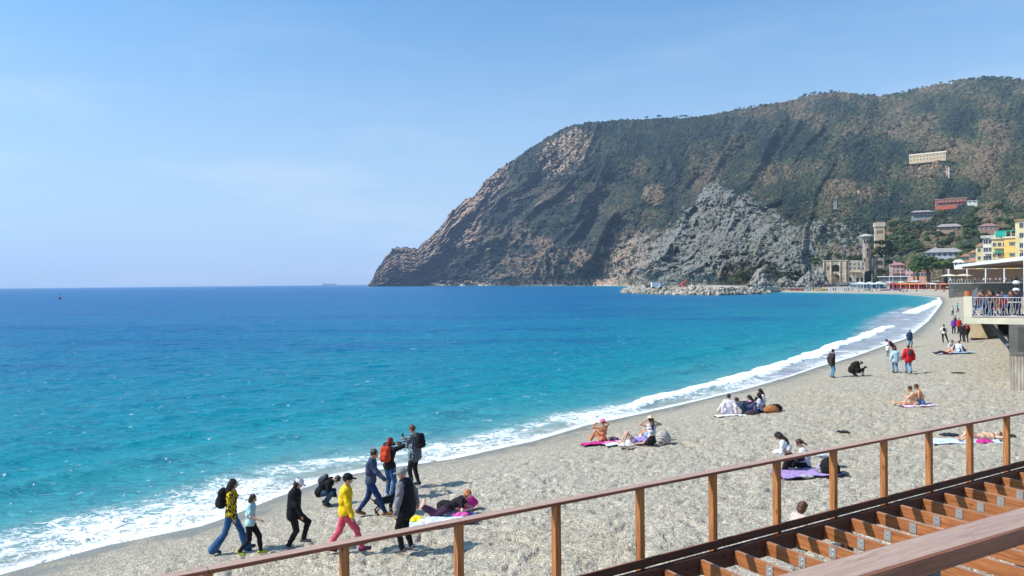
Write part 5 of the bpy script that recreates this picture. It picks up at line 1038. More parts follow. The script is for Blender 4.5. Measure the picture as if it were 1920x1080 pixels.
cb = cpos(1565, 531); ca = empty('seaside_castle', cb, -.36, label='sandstone villa ruin with two storeys of round arches beside the stone tower', cat='castle')
def lx(x): return (x-1565)*k_
def lz(y): return (531-y)*k_
m = MB(); arch_wall(m, lx(1545), lx(1586), lz(510.5), 1.2, [(lx(1566), 0, 2.7, 2.9)]); arch_wall(m, lx(1545), lx(1586), lz(489)-lz(510.5), 1.2, [(lx(1567), .3, 2.7, 2.0), (lx(1554), 1.0, .7, 3.0)], 0)
nv = len(m.v)//1
hv = 8*(1+1+0+10+1)
# lift the upper storey
vs = m.v; cnt = 8*(1+10+1); m.v = vs[:cnt]+[(a, b, c+lz(510.5)+.003) for a, b, c in vs[cnt:]]
m.build('arcade_wall', STL, ca)
m = MB(); m.box(lx(1545), lx(1586), 6, 7, -6, lz(489)); m.box(lx(1545), lx(1586), 0.2, 6, -6, 0); m.build('inner_wall', STD_, ca)
m = MB(); m.box(lx(1544), lx(1588), -.35, 7.2, lz(489)+.003, lz(487.6)); m.build('cornice', STL, ca)
for x in (1546.5, 1559, 1574.5, 1584.5): m = MB(); m.tube([(lx(x), -.25, -1), (lx(x), -.25, lz(490))], .38, 8); m.build('pillar', STL, ca)
for x in (1539, 1542): m = MB(); m.tube([(lx(x)+1.2, .4, lz(488)), (lx(x)+1.2, .4, lz(484))], .16, 6); m.build('pinnacle', STL, ca)
m = MB(); arch_wall(m, lx(1587), lx(1616), lz(489), 1.0, [(lx(1592), 0.6, .9, 2.6), (lx(1604), .6, .8, 2.4), (lx(1612), .6, .8, 2.4)], .6); m.build('ornate_wall', STL, ca)
m = MB(); m.box(lx(1587), lx(1616), 4, 5, -6, lz(490)); m.box(lx(1587), lx(1616), 1.6, 4, -6, .02); m.build('rear_wall', STD_, ca)
m = MB(); m.box(lx(1590), lx(1610), -1.4, .55, lz(511), lz(509.8)); m.build('balcony', STL, ca)
wme = win_me(.9, 1.6)
for x in (1592, 1599, 1606, 1613):
    for y in (498, 506): link('window', wme, ca, (lx(x), .6, lz(y)))
tw = empty('stone_tower', cpos(1626, 500), -.36, label='tall stone tower with overhanging flat octagonal cap', cat='tower')
m = MB(); wt = 7*k_; m.ring([(wt*1.18, -12), (wt*1.08, 0), (wt*1.0, (500-445)*k_)], 8, (0, 3, 0), a0=math.pi/8); m.build('shaft', ST, tw)
m = MB(); m.ring([(wt*1.05, (500-445)*k_), (wt*1.95, (500-443)*k_), (wt*1.95, (500-441.8)*k_), (wt*1.1, (500-439.5)*k_), (.05, (500-438.5)*k_)], 8, (0, 3, 0), a0=math.pi/8); m.build('cap', M((.46,.50,.46), .8, 'roof'), tw)
for x, y in ((1622, 452), (1627, 452), (1632, 452), (1627, 467), (1627, 477), (1621, 486), (1630, 490)):
    m = MB(); m.box(-.33, .33, -.1, .12, 0, 1.9); m.build('window', DARK, tw, ((x-1626)*k_, 3-wt*1.03, (500-y-4)*k_))
m = MB(); arch_wall(m, (1637-1626)*k_, (1656-1626)*k_, (505-484)*k_, 1.2, [((1648-1626)*k_, 2.5, 2.1, 3.2)], 3.5); m.box((1637-1626)*k_, (1656-1626)*k_, 8, 9, -8, (505-485)*k_); m.build('side_arcade', ST, tw, (0,0,-1.6))
m = MB(); m.box((1612-1626)*k_, (1642-1626)*k_, 2.2, 8, -12, (500-499)*k_); m.build('base', STD_, tw)
D2 = 520; k2 = D2/F; t2 = empty('square_tower', P(1650, 452, D2), math.radians(-18), label='square cream tower with battlements and triple arched windows above the trees', cat='tower')
m = MB(); w2_ = 8.0*k2; m.box(-w2_, w2_, 0, 2*w2_, -14, (452-425)*k2); m.build('shaft', M((.62,.46,.30), .85, 'plaster'), t2)
m = MB(); m.box(-w2_-.45, w2_+.45, -.45, 2*w2_+.45, (452-425)*k2+.003, (452-417.5)*k2); m.build('parapet', M((.62,.52,.38), .85, 'plaster'), t2)
for i in range(7): m = MB(); m.box(-.24, .24, -.45, 0, 0, .5); m.build('merlon', M((.62,.52,.38), .85, 'plaster'), t2, (-w2_+i*w2_/3, 0, (452-417.5)*k2+.003))
for i in (-1, 0, 1):
    m = MB(); m.box(-.36, .36, -.06, .1, 0, 2.0); m.tube([(0,-.065,2.0),(0,.1,2.0)], .36, 10); m.build('window', DARK, t2, (i*1.35, 0, (452-438)*k2))
    m = MB(); m.box(-.06, .1, -.36, .36, 0, 2.0); m.build('window', DARK, t2, (-w2_, w2_+i*1.35, (452-438)*k2)) if i != 0 else None

# ---- rock crag under the castle
def crag(x0, x1, yb, yt, D, dep, mat, label, seed=0, name='rock_outcrop'):
    w = (x1-x0)*D/F; h = (yb-yt)*D/F; n = 34; u = np.linspace(0, 1, n); v = np.linspace(0, 1, n); U, W_ = np.meshgrid(u, v)
    prof = np.sin(np.pi*np.clip(U, 0, 1))**.45*(.75+.35*fbm(U*3+seed, U*0+seed, 3, 71)); a = W_*math.pi*.62
    X_ = (U-.5)*w+fbm(U*7, W_*7+seed, 3, 72)*w*.05; Z_ = h*prof*np.sin(a)/math.sin(1.57)*(1+.1*fbm(U*9, W_*9, 2, 73)); Y_ = -dep*np.cos(a)*.8+ (ridged(U*5+seed, W_*5, 3, 74)-.5)*dep*.7
    o = link(name, mesh_np(name, np.stack([X_.ravel(), Y_.ravel(), Z_.ravel()-1.2], -1), grid_faces(n, n), [mat], False), None, P((x0+x1)/2, yb, D)); tag(o, label, 'rock'); return o
t = NT('grey_rock'); co = t.co(); n1 = t.noise(co, .35, 6, .7); c = t.ramp(n1, [(.3, (.05,.06,.06)), (.45, (.16,.17,.155)), (.6, (.30,.28,.24)), (.8, (.50,.46,.40))]); ROCKG = t.done(c, .9, t.bump(n1, 1.2, .9), .15)
crag(1494, 1534, 538, 496, 445, 7, ROCKG, 'grey crag left of the castle ruin above the boats', 1)
crag(1522, 1552, 538, 494, 447, 6, ROCKG, 'pale rock buttress directly against the castle ruin', 5)
crag(1405, 1460, 536, 500, 452, 9, ROCKG, 'dark domed rock behind the root of the breakwater', 9)
crag(1552, 1625, 538, 521, 446, 3, ROCKG, 'low rocky foot under the castle arches', 14)
crag(1455, 1500, 536, 512, 455, 6, ROCKG, 'grey rock shelf between the domed rock and the crag', 21)

# ---- breakwater of boulders
bp0 = np.array([sea_pt(*p) for p in [(1166,549.2),(1200,551),(1240,552.6),(1300,553.6),(1350,554),(1400,552.5),(1442,551.2)]]); seg = np.linalg.norm(np.diff(bp0, axis=0), axis=1); cum = np.concatenate([[0], np.cumsum(seg)]); TL = cum[-1]
def bpt(s): return np.array([np.interp(s, cum, bp0[:,0]), np.interp(s, cum, bp0[:,1])])
def bh(s): return np.interp(s/TL, [0, .05, .14, .35, .6, .8, .93, 1], [.8, 2.4, 3.6, 4.1, 4.0, 3.4, 2.2, 1.2])
bw = empty('breakwater', (bp0[0][0], bp0[0][1], 0), label='long breakwater of pale boulders reaching into the bay', cat='breakwater'); B0 = np.array([bp0[0][0], bp0[0][1], 0])
t = NT('boulder_rock'); co = t.co(); n1 = t.noise(co, .9, 5, .6); oi = t.n('ShaderNodeObjectInfo').outputs['Random']; c = t.mix(t.mr(n1, .3, .7), (.30,.26,.21), (.56,.51,.43)); c = t.mix(t.math('MULTIPLY', oi, .7), c, (.24,.19,.15)); BLD = t.done(c, .9, t.bump(n1, .15, .8), .15)
bms = []
for v in range(6):
    m = MB(); m.blob((0,0,0), (1.0, .8, .7), 0, 7, 5, .5); o = m.build('boulder', BLD); bms.append(o.data); bpy.data.objects.remove(o)
cnt = 0; nb = 290
for i in range(nb):
    s = (i/nb)*TL*1.0; row = RNG.random(); p = bpt(s+RNG.normal(0, .4)); hh = bh(s); d = np.array([p[0], p[1]])/np.hypot(*p)
    z = hh*row; back = 5.0*row; q = p+d*back; o = link('boulder', bms[i % 6], bw, np.array([q[0], q[1], z+.1])-B0); sc = RNG.uniform(.75, 1.35); o.scale = (sc*RNG.uniform(.9, 1.3), sc, sc*RNG.uniform(.8, 1.1)); o.rotation_euler = tuple(RNG.uniform(0, 6.3, 3))
m = MB(); S = np.linspace(0, TL, 60); rows = []
for s in S:
    p = bpt(s); d = p/np.hypot(*p); hh = bh(s); rows.append([(p[0]-B0[0], p[1]-B0[1], -1.5), (p[0]-B0[0]+d[0]*4.6, p[1]-B0[1]+d[1]*4.6, hh-.35), (p[0]-B0[0]+d[0]*14, p[1]-B0[1]+d[1]*14, hh-.6), (p[0]-B0[0]+d[0]*20, p[1]-B0[1]+d[1]*20, -1.5)])
vs = [v for r in rows for v in r]; m.add(vs, [(i*4+j, i*4+j+1, (i+1)*4+j+1, (i+1)*4+j) for i in range(59) for j in range(3)]+[(0,1,2,3)]); m.build('core', M((.42,.37,.30), .9, 'stonewall'), bw)
q = MB(); fill = MB()
for i in range(420):
    s = RNG.uniform(0, TL); row = RNG.random(); p = bpt(s); d = p/np.hypot(*p); fill.blob((p[0]+d[0]*(5*row+RNG.normal(0,.4))-B0[0], p[1]+d[1]*5*row-B0[1], bh(s)*row+RNG.normal(0,.25)), tuple(RNG.uniform(.35, .75, 3)), 0, 5, 4, .5)
tag(fill.build('small_boulders', BLD, bw), kind='stuff')
# quay ground behind the breakwater and town ground
m = MB(); gp = [sea_pt(1290, 552)+np.array([3, 22]), np.array([124., 384.]), np.array([146., 408.]), np.array([150., 423.]), np.array([172, 620]), np.array([130, 600]), np.array([100, 470])]
m.prism([(p[0], p[1]) for p in gp], -1, 3.0); tag(m.build('quay_ground', M((.45,.40,.32), .9, 'concrete')), kind='structure')
m = MB(); m.prism([(146, 424), (176, 424), (215, 400), (250, 330), (420, 330), (420, 620), (175, 620)], -1, 2.35); tag(m.build('town_ground', M((.44,.39,.32), .9, 'concrete')), kind='structure')

# ---- generic small things on the far shore
def parked_car(loc, rz, col, label, k=1.0):
    e = empty('parked_car', loc, rz, label=label, cat='car'); bm = M(col, .35, 'car_paint', .6)
    m = MB(); m.hull8([(-2.1,-.85,.35),(2.1,-.85,.35),(2.1,.85,.35),(-2.1,.85,.35)], [(-2.05,-.8,.88),(2.0,-.8,.80),(2.0,.8,.80),(-2.05,.8,.88)]); m.hull8([(-1.9,-.78,.88),(1.0,-.78,.88),(1.0,.78,.88),(-1.9,.78,.88)], [(-1.5,-.62,1.45),(.35,-.62,1.45),(.35,.62,1.45),(-1.5,.62,1.45)]); m.build('body', bm, e)
    m = MB(); m.hull8([(-1.7,-.80,.93),(.75,-.80,.93),(.75,.80,.93),(-1.7,.80,.93)], [(-1.42,-.66,1.36),(.3,-.66,1.36),(.3,.66,1.36),(-1.42,.66,1.36)]); m.build('windows', PANE, e)
    for x in (-1.3, 1.3):
        for y in (-.86, .86): m = MB(); m.tube([(x, y-.1, .33), (x, y+.1, .33)], .33, 10); m.build('wheel', M((.02,.02,.02), .8, 'tyre'), e)
    return e
def boat(loc, rz, L_, col, label, inner=(.6,.6,.58)):
    e = empty('beached_boat', loc, rz, label=label, cat='boat'); m = MB(); n = 9; vs = []
    for i in range(n):
        u = i/(n-1); wd = math.sin(math.pi*min(1, .12+u*.88))**.6 if u < .999 else 0.02; x = (u-.5)*L_; b = L_*.15*max(wd, .02); z1 = .55+.25*u*u+.1
        vs += [(x, 0, .05+.2*u**4), (x, -b*.75, .25+.1*u), (x, -b, z1), (x, -b*.86, z1), (x, 0, .40), (x, b*.86, z1), (x, b, z1), (x, b*.75, .25+.1*u)]
    fs = [(i*8+j, i*8+(j+1)%8, (i+1)*8+(j+1)%8, (i+1)*8+j) for i in range(n-1) for j in range(8)]+[tuple(range(8)), tuple(range((n-1)*8, n*8))[::-1]]
    m.add(vs, fs); m.build('hull', M(col, .45, 'boat_paint', .4), e)
    for x in (-.2, .1): m = MB(); m.box(x*L_-.12, x*L_+.12, -L_*.12, L_*.12, .52, .57); m.build('thwart', M(inner, .7, 'boat_wood'), e)
    return e
def parasol(loc, col, r, hgt, label, group=None):
    e = empty('beach_umbrella', loc, 0, label=label, cat='umbrella', group=group); m = MB(); m.tube([(0,0,-.2),(0,0,hgt)], .035, 6); m.build('pole', WHITE, e)
    m = MB(); m.ring([(r, hgt-.55), (r*.55, hgt-.2), (.03, hgt), (.02, hgt-.03), (r*.55, hgt-.24), (r*.98, hgt-.6)], 8); m.build('canopy', cloth(col), e); return e
def stall(loc, w_, d_, hgt, roofc, wallc, label, rz=0):
    e = empty('beach_stall', loc, rz, label=label, cat='stall')
    for x in (-w_/2, w_/2):
        for y in (0, d_): m = MB(); m.box(x-.06, x+.06, y-.06, y+.06, 0, hgt); m.build('post', WHITE, e)
    m = MB(); m.hull8([(-w_/2-.3,-.5,hgt-.25),(w_/2+.3,-.5,hgt-.25),(w_/2+.3,d_+.3,hgt+.45),(-w_/2-.3,d_+.3,hgt+.45)], [(-w_/2-.3,-.5,hgt-.18),(w_/2+.3,-.5,hgt-.18),(w_/2+.3,d_+.3,hgt+.52),(-w_/2-.3,d_+.3,hgt+.52)]); m.build('awning', cloth(roofc), e)
    m = MB(); m.box(-w_/2, w_/2, d_-.1, d_, 0, hgt-.05); m.build('back_wall', cloth(wallc), e); m = MB(); m.box(-w_/2, w_/2, 0, .08, 0, .95); m.build('counter', cloth(wallc), e); return e
def gz(x, y): q = G(x, y); return q
cars = [(1470, 541, (.03,.035,.04), 'dark grey car first in the row behind the boats'), (1487, 540, (.05,.06,.09), 'navy car second in the row behind the boats'), (1503, 540.5, (.04,.04,.04), 'black car third in the row behind the boats'), (1519, 540, (.35,.36,.38), 'silver car in the row behind the yellow boat'), (1534, 539.5, (.03,.03,.05), 'dark car right behind the yellow boat'), (1550, 539.5, (.16,.03,.03), 'dark red car left of the low white wall'), (1441, 542, (.04,.06,.12), 'blue black car at the root of the breakwater'), (1425, 542, (.10,.12,.16), 'slate car parked on the breakwater'), (1409, 542, (.03,.03,.035), 'black car parked furthest out on the breakwater')]
for x, y, c_, lb in cars: q = P(x, y, 425 if x > 1450 else 388); q[2] = 2.36 if x > 1450 else 3.0; parked_car(q, RNG.uniform(-.2, .2), c_, lb)
for x, y, rz, L_, c_, lb in [(1487, 544.5, .1, 5, (.50,.05,.04), 'red boat at the left end of the far beach'), (1500, 545, -.2, 6, (.60,.06,.05), 'long red boat left of the yellow boat'), (1516, 544.8, .3, 4.5, (.62,.60,.58), 'white boat between the red and the yellow boat'), (1540, 544.8, 0, 7, (.80,.55,.06), 'yellow boat drawn up on the far beach'), (1624, 545, .2, 4.5, (.60,.62,.66), 'white boat below the blue and white tents'), (1660, 545, 0, 6, (.55,.35,.40), 'pinkish boat in front of the white tents'), (1683, 544.5, .1, 5, (.35,.20,.45), 'violet boat left of the red stalls')]:
    boat(gz(x, y), rz, L_, c_, lb)
m = MB(); q = gz(1581, 543.5); m.box(-7.5, 7.5, 0, .3, -.3, 1.25); tag(m.build('white_low_wall', WHITE, None, q), 'low white wall on the far beach under the castle arches', 'wall')
st = [(1606, 541, 4, (.42,.55,.62), (.20,.35,.55), 'pale blue tent right of the low white wall'), (1622, 541, 5, (.60,.64,.66), (.30,.36,.45), 'white and grey tent right of the pale blue tent'), (1640, 541, 5, (.66,.68,.70), (.05,.14,.35), 'white tent with navy back wall'), (1656, 541, 4, (.55,.60,.64), (.10,.22,.42), 'light grey tent with blue back wall'), (1683, 542, 5, (.45,.05,.05), (.30,.02,.05), 'dark red stall at the left end of the orange awnings'), (1699, 542, 6, (.65,.20,.06), (.50,.09,.03), 'first orange stall of the beach bar row'), (1716, 542, 6, (.68,.24,.08), (.52,.07,.03), 'second orange stall of the beach bar row'), (1733, 542, 6, (.66,.26,.14), (.48,.05,.03), 'third orange stall with crimson wall'), (1752, 542, 4, (.60,.58,.54), (.34,.12,.08), 'stall with off white awning right of the orange stalls'), (1772, 543, 5, (.46,.16,.09), (.42,.13,.06), 'rusty red stall against the terrace wall')]
for x, y, w_, rc, wc, lb in st: q = gz(x, y); stall(q, w_*.92, 3.5, 2.5, rc, wc, lb)
um = [(1597, 539, (.10,.14,.25), 'navy beach umbrella by the low white wall'), (1613, 538.5, (.62,.66,.68), 'white umbrella behind the pale blue tent'), (1631, 538, (.45,.60,.64), 'aqua umbrella in the middle of the tents'), (1648, 538, (.70,.70,.70), 'white umbrella left of the tall masts'), (1667, 538, (.55,.57,.60), 'grey umbrella between the masts'), (1690, 537, (.66,.66,.64), 'white umbrella behind the dark red stall'), (1717, 537, (.70,.74,.76), 'large white umbrella above the orange stalls'), (1729, 536.5, (.30,.42,.44), 'teal umbrella behind the orange stalls'), (1755, 537, (.72,.70,.60), 'large cream umbrella left of the terrace wall'), (1766, 537, (.68,.66,.56), 'cream umbrella nearest the terrace wall')]
for x, y, c_, lb in um: q = P(x, y, 395); q[2] = max(2.1, q[2]-1.0); parasol(q, c_, 1.9 if 'large' not in lb else 2.8, 3.2 if 'large' not in lb else 3.6, lb)
for x, y0, y1, lb in [(1668, 540, 494, 'tall pale mast left of the pink villa'), (1674, 540, 498, 'second pale mast in front of the pink villa'), (1689, 540, 506, 'mast rising over the low pavilion'), (1605, 540, 512, 'thin pole in front of the castle balcony'), (1619, 541, 512, 'thin pole below the stone tower'), (1517, 541, 505, 'thin pole by the grey crag'), (1422, 541, 516, 'lamp pole at the root of the breakwater'), (1297, 538, 521, 'thin pole by the red crane'), (1635, 541, 513, 'thin pole right of the castle')]:
    Dm = 400 if x > 1450 else 380; a = P(x, y0, Dm); b = P(x, y1, Dm); m = MB(); m.tube([(0,0,-.5), (0,0,b[2]-a[2])], [.10, .05], 6); tag(m.build('mast', WHITE, None, a), lb, 'pole')
# white van and red crane on the breakwater
q = P(1232, 538, 372); q[2] = 3.2; e = empty('white_van', q, .05, label='white box van parked out on the breakwater', cat='van')
m = MB(); m.box(-2.9, 1.4, -1, 1, .5, 2.9); m.build('cargo_box', WHITE, e); m = MB(); m.hull8([(1.45,-.95,.5),(3.2,-.95,.5),(3.2,.95,.5),(1.45,.95,.5)], [(1.45,-.9,2.3),(2.4,-.9,2.3),(2.4,.9,2.3),(1.45,.9,2.3)]); m.build('cab', WHITE, e)
m = MB(); m.hull8([(2.2,-.97,1.4),(2.85,-.97,1.4),(2.85,.97,1.4),(2.2,.97,1.4)], [(2.0,-.93,2.1),(2.5,-.93,2.1),(2.5,.93,2.1),(2.0,.93,2.1)]); m.build('window', PANE, e)
for x in (-1.8, 2.3):
    for y in (-1, 1): m = MB(); m.tube([(x, y-.12, .42), (x, y+.12, .42)], .42, 10); m.build('wheel', M((.02,.02,.02), .8, 'tyre'), e)
q = P(1281, 537, 372); q[2] = 3.3; e = empty('red_crane', q, 0, label='red crane folded up on the breakwater', cat='crane'); RDM = M((.55,.07,.03), .5, 'crane_paint')
m = MB(); m.box(-2.2, 2.0, -1, 1, .5, 1.1); m.build('chassis', RDM, e); m = MB(); m.tube([(-1.4,0,1.1), (-.4,0,2.4), (1.8,0,3.9)], .28, 4); m.build('boom', RDM, e); m = MB(); m.tube([(1.8,0,3.9), (2.6,0,2.9), (2.7,0,1.3)], .18, 4); m.build('jib', RDM, e)
m = MB(); m.box(-.6, .6, -.8, .8, 1.1, 2.2); m.build('cabin', RDM, e)
for x in (-1.4, 1.3):
    for y in (-1, 1): m = MB(); m.tube([(x, y-.15, .45), (x, y+.15, .45)], .45, 10); m.build('wheel', M((.02,.02,.02), .8, 'tyre'), e)
q = P(1243, 539, 366); q[2] = 3.4; parked_car(q, .1, (.55,.56,.58), 'pale car beside the white van on the breakwater')
q = P(1218, 540, 376); q[2] = 3.3; parked_car(q, -.1, (.03,.04,.07), 'dark car left of the white van on the breakwater')

# ---- far figures: a few built, the rest copies
def fig(cc, cb_, pose, H=1.72, **k):
    J = person((0,0,0), k.get('head', 30), H, k['label'], pose, fit(top=cc, topt=.03, bot=cb_, **({'fem': 1} if k.get('fem') else {})), .055, k['group'])
    return J['root']
far = [fig((.02,.02,.025), (.02,.02,.02), dict(STD), label='tiny dark figure standing on the far beach below the castle and boats', group='tiny standing figures on the far beach'), fig((.05,.03,.04), (.015,.015,.02), walk(.2, .1), label='tiny dark figure walking along the far beach near the boats', group='tiny walking figures on the far beach', head=90)]
lie = fig((.30,.12,.08), (.04,.04,.05), dict(SIT), label='tiny figure sitting on the far sand in front of the stalls', group='tiny seated figures on the far beach', head=-60)
used = {id(o): False for o in far+[lie]}
def put(o, q, head):
    c = o if not used.get(id(o), True) else copy_tree(o)
    used[id(o)] = True; c.location = tuple(q); c.rotation_euler = (0, 0, -math.radians(head)); return c
far = {0: far[0], 1: far[1], 2: lie}
seen = set()
def putk(k, x, y, head):
    o = far[k]; q = gz(x, y)
    if k in seen: c = copy_tree(o)
    else: c = o; seen.add(k)
    c.location = tuple(q); c.rotation_euler = (0, 0, -math.radians(head))
for x, y, k in [(1485, 547.0, 0), (1505, 546.8, 1), (1525.5, 546.8, 0), (1545, 546.5, 1), (1551, 547, 0), (1563, 546, 0), (1567, 546.5, 1), (1584, 546.3, 1), (1587.5, 546.6, 0), (1591, 546.2, 1), (1598, 546.4, 0), (1610, 547, 2), (1631, 546.5, 0), (1636, 546.8, 2), (1644, 546.6, 1), (1688, 547, 2), (1701, 546.8, 2), (1718, 546.2, 2), (1733, 543.5, 0), (1738, 544, 1), (1755, 546, 2), (1770, 547, 2), (1694, 548, 2), (1452, 546, 0), (1470, 547, 1)]:
    putk(k, x, y, RNG.uniform(0, 360))

# ---- bathing establishment terrace behind the concrete terrace
Dt = 236; a = P(1779, 548.6, Dt); zt = P(1779, 531.2, Dt)[2]; e = empty('beach_restaurant', (a[0], a[1], 0), label='long restaurant terrace with grey wall, white edge and big flat roof', cat='restaurant')
GW = M((.30,.29,.27), .9, 'concrete'); m = MB(); tq = [(0,0),(60,0),(75,24),(15,24)]; m.prism(tq, -1, zt-.25); m.build('terrace_wall', GW, e); m = MB(); m.prism([(-.3,-.3),(60,-.3),(75,24),(15,24)], zt-.247, zt); m.build('terrace_edge', WHITE, e)
m = MB(); m.tube([(0, 0, zt+1.05), (60, 0, zt+1.05)], .035, 5); m.build('handrail', WHITE, e)
pst = MB(); pst.box(-.04, .04, -.04, .04, 0, 1.05); po = pst.build('post', WHITE, e, (.1, 0, zt))
for i in range(1, 36): link('post', po.data, e, (.1+i*.85, 0, zt))
zr = 10.1; loc = np.array([a[0], a[1], 0]); R_ = [np.array([P(1793, 500, 236)[0], 236.]), np.array([100.5, 146.]), np.array([150., 140.]), np.array([190., 240.])]
m = MB(); m.prism([(p[0]-a[0], p[1]-a[1]) for p in [R_[1], R_[2], R_[3], R_[0]]], zr, zr+.75); m.build('flat_roof', WHITE, e)
dR = (R_[1]-R_[0]); 
for i in range(1, 16):
    s = R_[0]+dR*i/16; m = MB(); q1 = s-a[:2]; q2 = q1+np.array([34, 3]); m.hull8([(q1[0]+1.2,q1[1],zr-.45),(q2[0],q2[1],zr-.45),(q2[0],q2[1]+.4,zr-.45),(q1[0]+1.2,q1[1]+.4,zr-.45)], [(q1[0]+1.2,q1[1],zr-.003),(q2[0],q2[1],zr-.003),(q2[0],q2[1]+.4,zr-.003),(q1[0]+1.2,q1[1]+.4,zr-.003)]); m.build('roof_beam', M((.26,.17,.12), .8, 'roof_timber'), e)
m = MB(); m.box(9, 60, 14, 14.5, zt, zr-.45); m.build('rear_wall', M((.16,.09,.05), .8, 'plaster'), e)
for x in (3, 9, 15, 21): m = MB(); m.box(x-.15, x+.15, 5, 5.3, zt, zr-.45); m.build('column', WHITE, e)
din = fig((.55,.55,.56), (.10,.10,.12), dict(STD), label='distant guest in light clothes on the roofed restaurant terrace', group='light dressed guests on the restaurant terrace', fem=1); din2 = fig((.12,.05,.04), (.03,.03,.04), dict(STD), label='distant guest in dark clothes on the roofed restaurant terrace', group='dark dressed guests on the restaurant terrace')
for i in range(30):
    x = 1.0+i*.8+RNG.uniform(-.2, .2); o = din if i % 3 != 1 else din2; c = o if i in (0, 1) else copy_tree(o); c.location = (a[0]+x, a[1]+.7+RNG.uniform(0, 4), zt); c.rotation_euler = (0, 0, RNG.uniform(0, 6.3))
for x, c_, lb in ((2.2, (.72,.68,.52), 'wide cream parasol at the left end of the restaurant terrace'), (6.8, (.66,.56,.46), 'beige parasol in the middle of the restaurant terrace')): parasol((a[0]+x, a[1]+3.4, zt), c_, 2.6, 2.9, lb)
house(1784, 1797, 531, 521, 266, 5, OFFW, TILEG, 'small white bungalow at the left end of the restaurant terrace', 'hip', 1.0, (1, 3), 0, 'white_bungalow', 'house')

# ---- trees
def leaf_mat(name, a, b): 
    t = NT(name); co = t.co(); n1 = t.noise(co, 1.1, 4, .7); oi = t.n('ShaderNodeObjectInfo').outputs['Random']; c = t.mix(t.mr(n1, .32, .68), a, b); c = t.mix(t.math('MULTIPLY', oi, .6), c, cmul(a, 1.25)); return t.done(c, .85, t.bump(n1, .3, .8), .15)
LF1 = leaf_mat('foliage', (.020,.042,.020), (.070,.100,.034)); LF2 = leaf_mat('pine_foliage', (.030,.060,.020), (.105,.135,.035)); LF3 = leaf_mat('olive_foliage', (.045,.050,.022), (.13,.115,.045)); BRK = M((.14,.10,.07), .9, 'bark')
_ico = None
def clumps(n, R, flat=1, leaf=.16, seed=0, fill=.25):
    """crown: several hundred separate leafy tufts spread through an uneven volume"""
    r = np.random.default_rng(seed); ph = (1+5**.5)/2; I = np.array([(-1,ph,0),(1,ph,0),(-1,-ph,0),(1,-ph,0),(0,-1,ph),(0,1,ph),(0,-1,-ph),(0,1,-ph),(ph,0,-1),(ph,0,1),(-ph,0,-1),(-ph,0,1)])/1.9
    Fi = np.array([(0,11,5),(0,5,1),(0,1,7),(0,7,10),(0,10,11),(1,5,9),(5,11,4),(11,10,2),(10,7,6),(7,1,8),(3,9,4),(3,4,2),(3,2,6),(3,6,8),(3,8,9),(4,9,5),(2,4,11),(6,2,10),(8,6,7),(9,8,1)])
    cen = r.normal(0, 1, (9, 3)); cen /= np.linalg.norm(cen, axis=1)[:, None]; cen *= r.uniform(.25, .62, (9, 1)); cen[:, 2] = np.abs(cen[:, 2])*.8-.15
    V = []; Fs = []
    for i in range(n):
        c = cen[r.integers(9)]; d = r.normal(0, 1, 3); d /= np.linalg.norm(d); p = (c+d*r.uniform(fill, 1)**.5*.46)*np.array([1, 1, flat]); s = leaf*r.uniform(.45, 1.25)
        V.append(I*s*r.uniform(.6, 1.4, (12, 1))*np.array([1, 1, .6])+p); Fs.append(Fi+12*i)
    return np.concatenate(V)*R, np.concatenate(Fs)
crv = {}
crv['umbrella'] = [mesh_np('crown', *clumps(520, 1.0, .62, .10, s, .1), [LF2], False) for s in (11, 12, 13)]
for kind, mat, flat in (('round', LF1, .85), ('pine', LF2, .5), ('olive', LF3, .8)):
    crv[kind] = [mesh_np('crown', *clumps(150, 1.0, flat, .17, s), [mat], False) for s in range(3)]
def tree(q, w_, h_, kind, label, group=None, i=0, nm='tree', cat='tree'):
    e = empty(nm, q, RNG.uniform(0, 6.28), label=label, cat=cat, group=group); fl = .5 if kind in ('pine', 'umbrella') else .85
    m = MB(); t0 = h_-w_*fl*.55; m.tube([(0,0,-1.5), (.04*w_,0,h_*.3), (0,.03*w_,t0)], [.05*w_, .035*w_, .02*w_], 6)
    for a in (0, 2.1, 4.2): m.tube([(0,.01*w_,t0*.75), (.22*w_*math.cos(a), .22*w_*math.sin(a), t0+.05*w_)], [.02*w_, .01*w_], 4)
    m.build('trunk', BRK, e); o = link('crown', crv[kind][i % 3], e, (0, 0, t0+.04*w_)); o.scale = (w_/2, w_/2, w_/2*RNG.uniform(.85, 1.15)); return e
def ptree(x, y, wpx, hpx, D, kind, label, group=None, i=0, nm='tree'):
    q = P(x, y, D); return tree(q, wpx*D/F, hpx*D/F, kind, label, group, i, nm)
ptree(1740, 528, 76, 52, 398, 'umbrella', 'broad bright green umbrella pine behind the beach bars', nm='umbrella_pine'); ptree(1768, 529, 66, 50, 392, 'umbrella', 'second umbrella pine merging with the right side of the first', i=1, nm='umbrella_pine'); ptree(1722, 527, 46, 38, 402, 'umbrella', 'smaller umbrella pine right of the salmon house', i=2, nm='umbrella_pine')
g1 = 'trees in the wood around the hillside villas'; lab1 = 'bushy dark green tree in the wood around the hillside villas'
pts_ = []
for i in range(330):
    x = RNG.uniform(1638, 1925); y = RNG.uniform(394, 520)
    if y > 500 and x > 1775: continue
    if x < 1668 and y < 452: continue
    if any(a-2 < x < b+2 and c-3 < y-0 < d+16 for a, b, c, d in [(1757,1812,368,388), (1713,1750,392,412), (1760,1805,420,434), (1836,1870,420,434), (1735,1805,466,484), (1815,1832,374,384)]): continue
    if y > 480 and 1665 < x < 1735: y = 478+RNG.uniform(-6, 0)
    pts_.append((y, x))
pts_.sort()
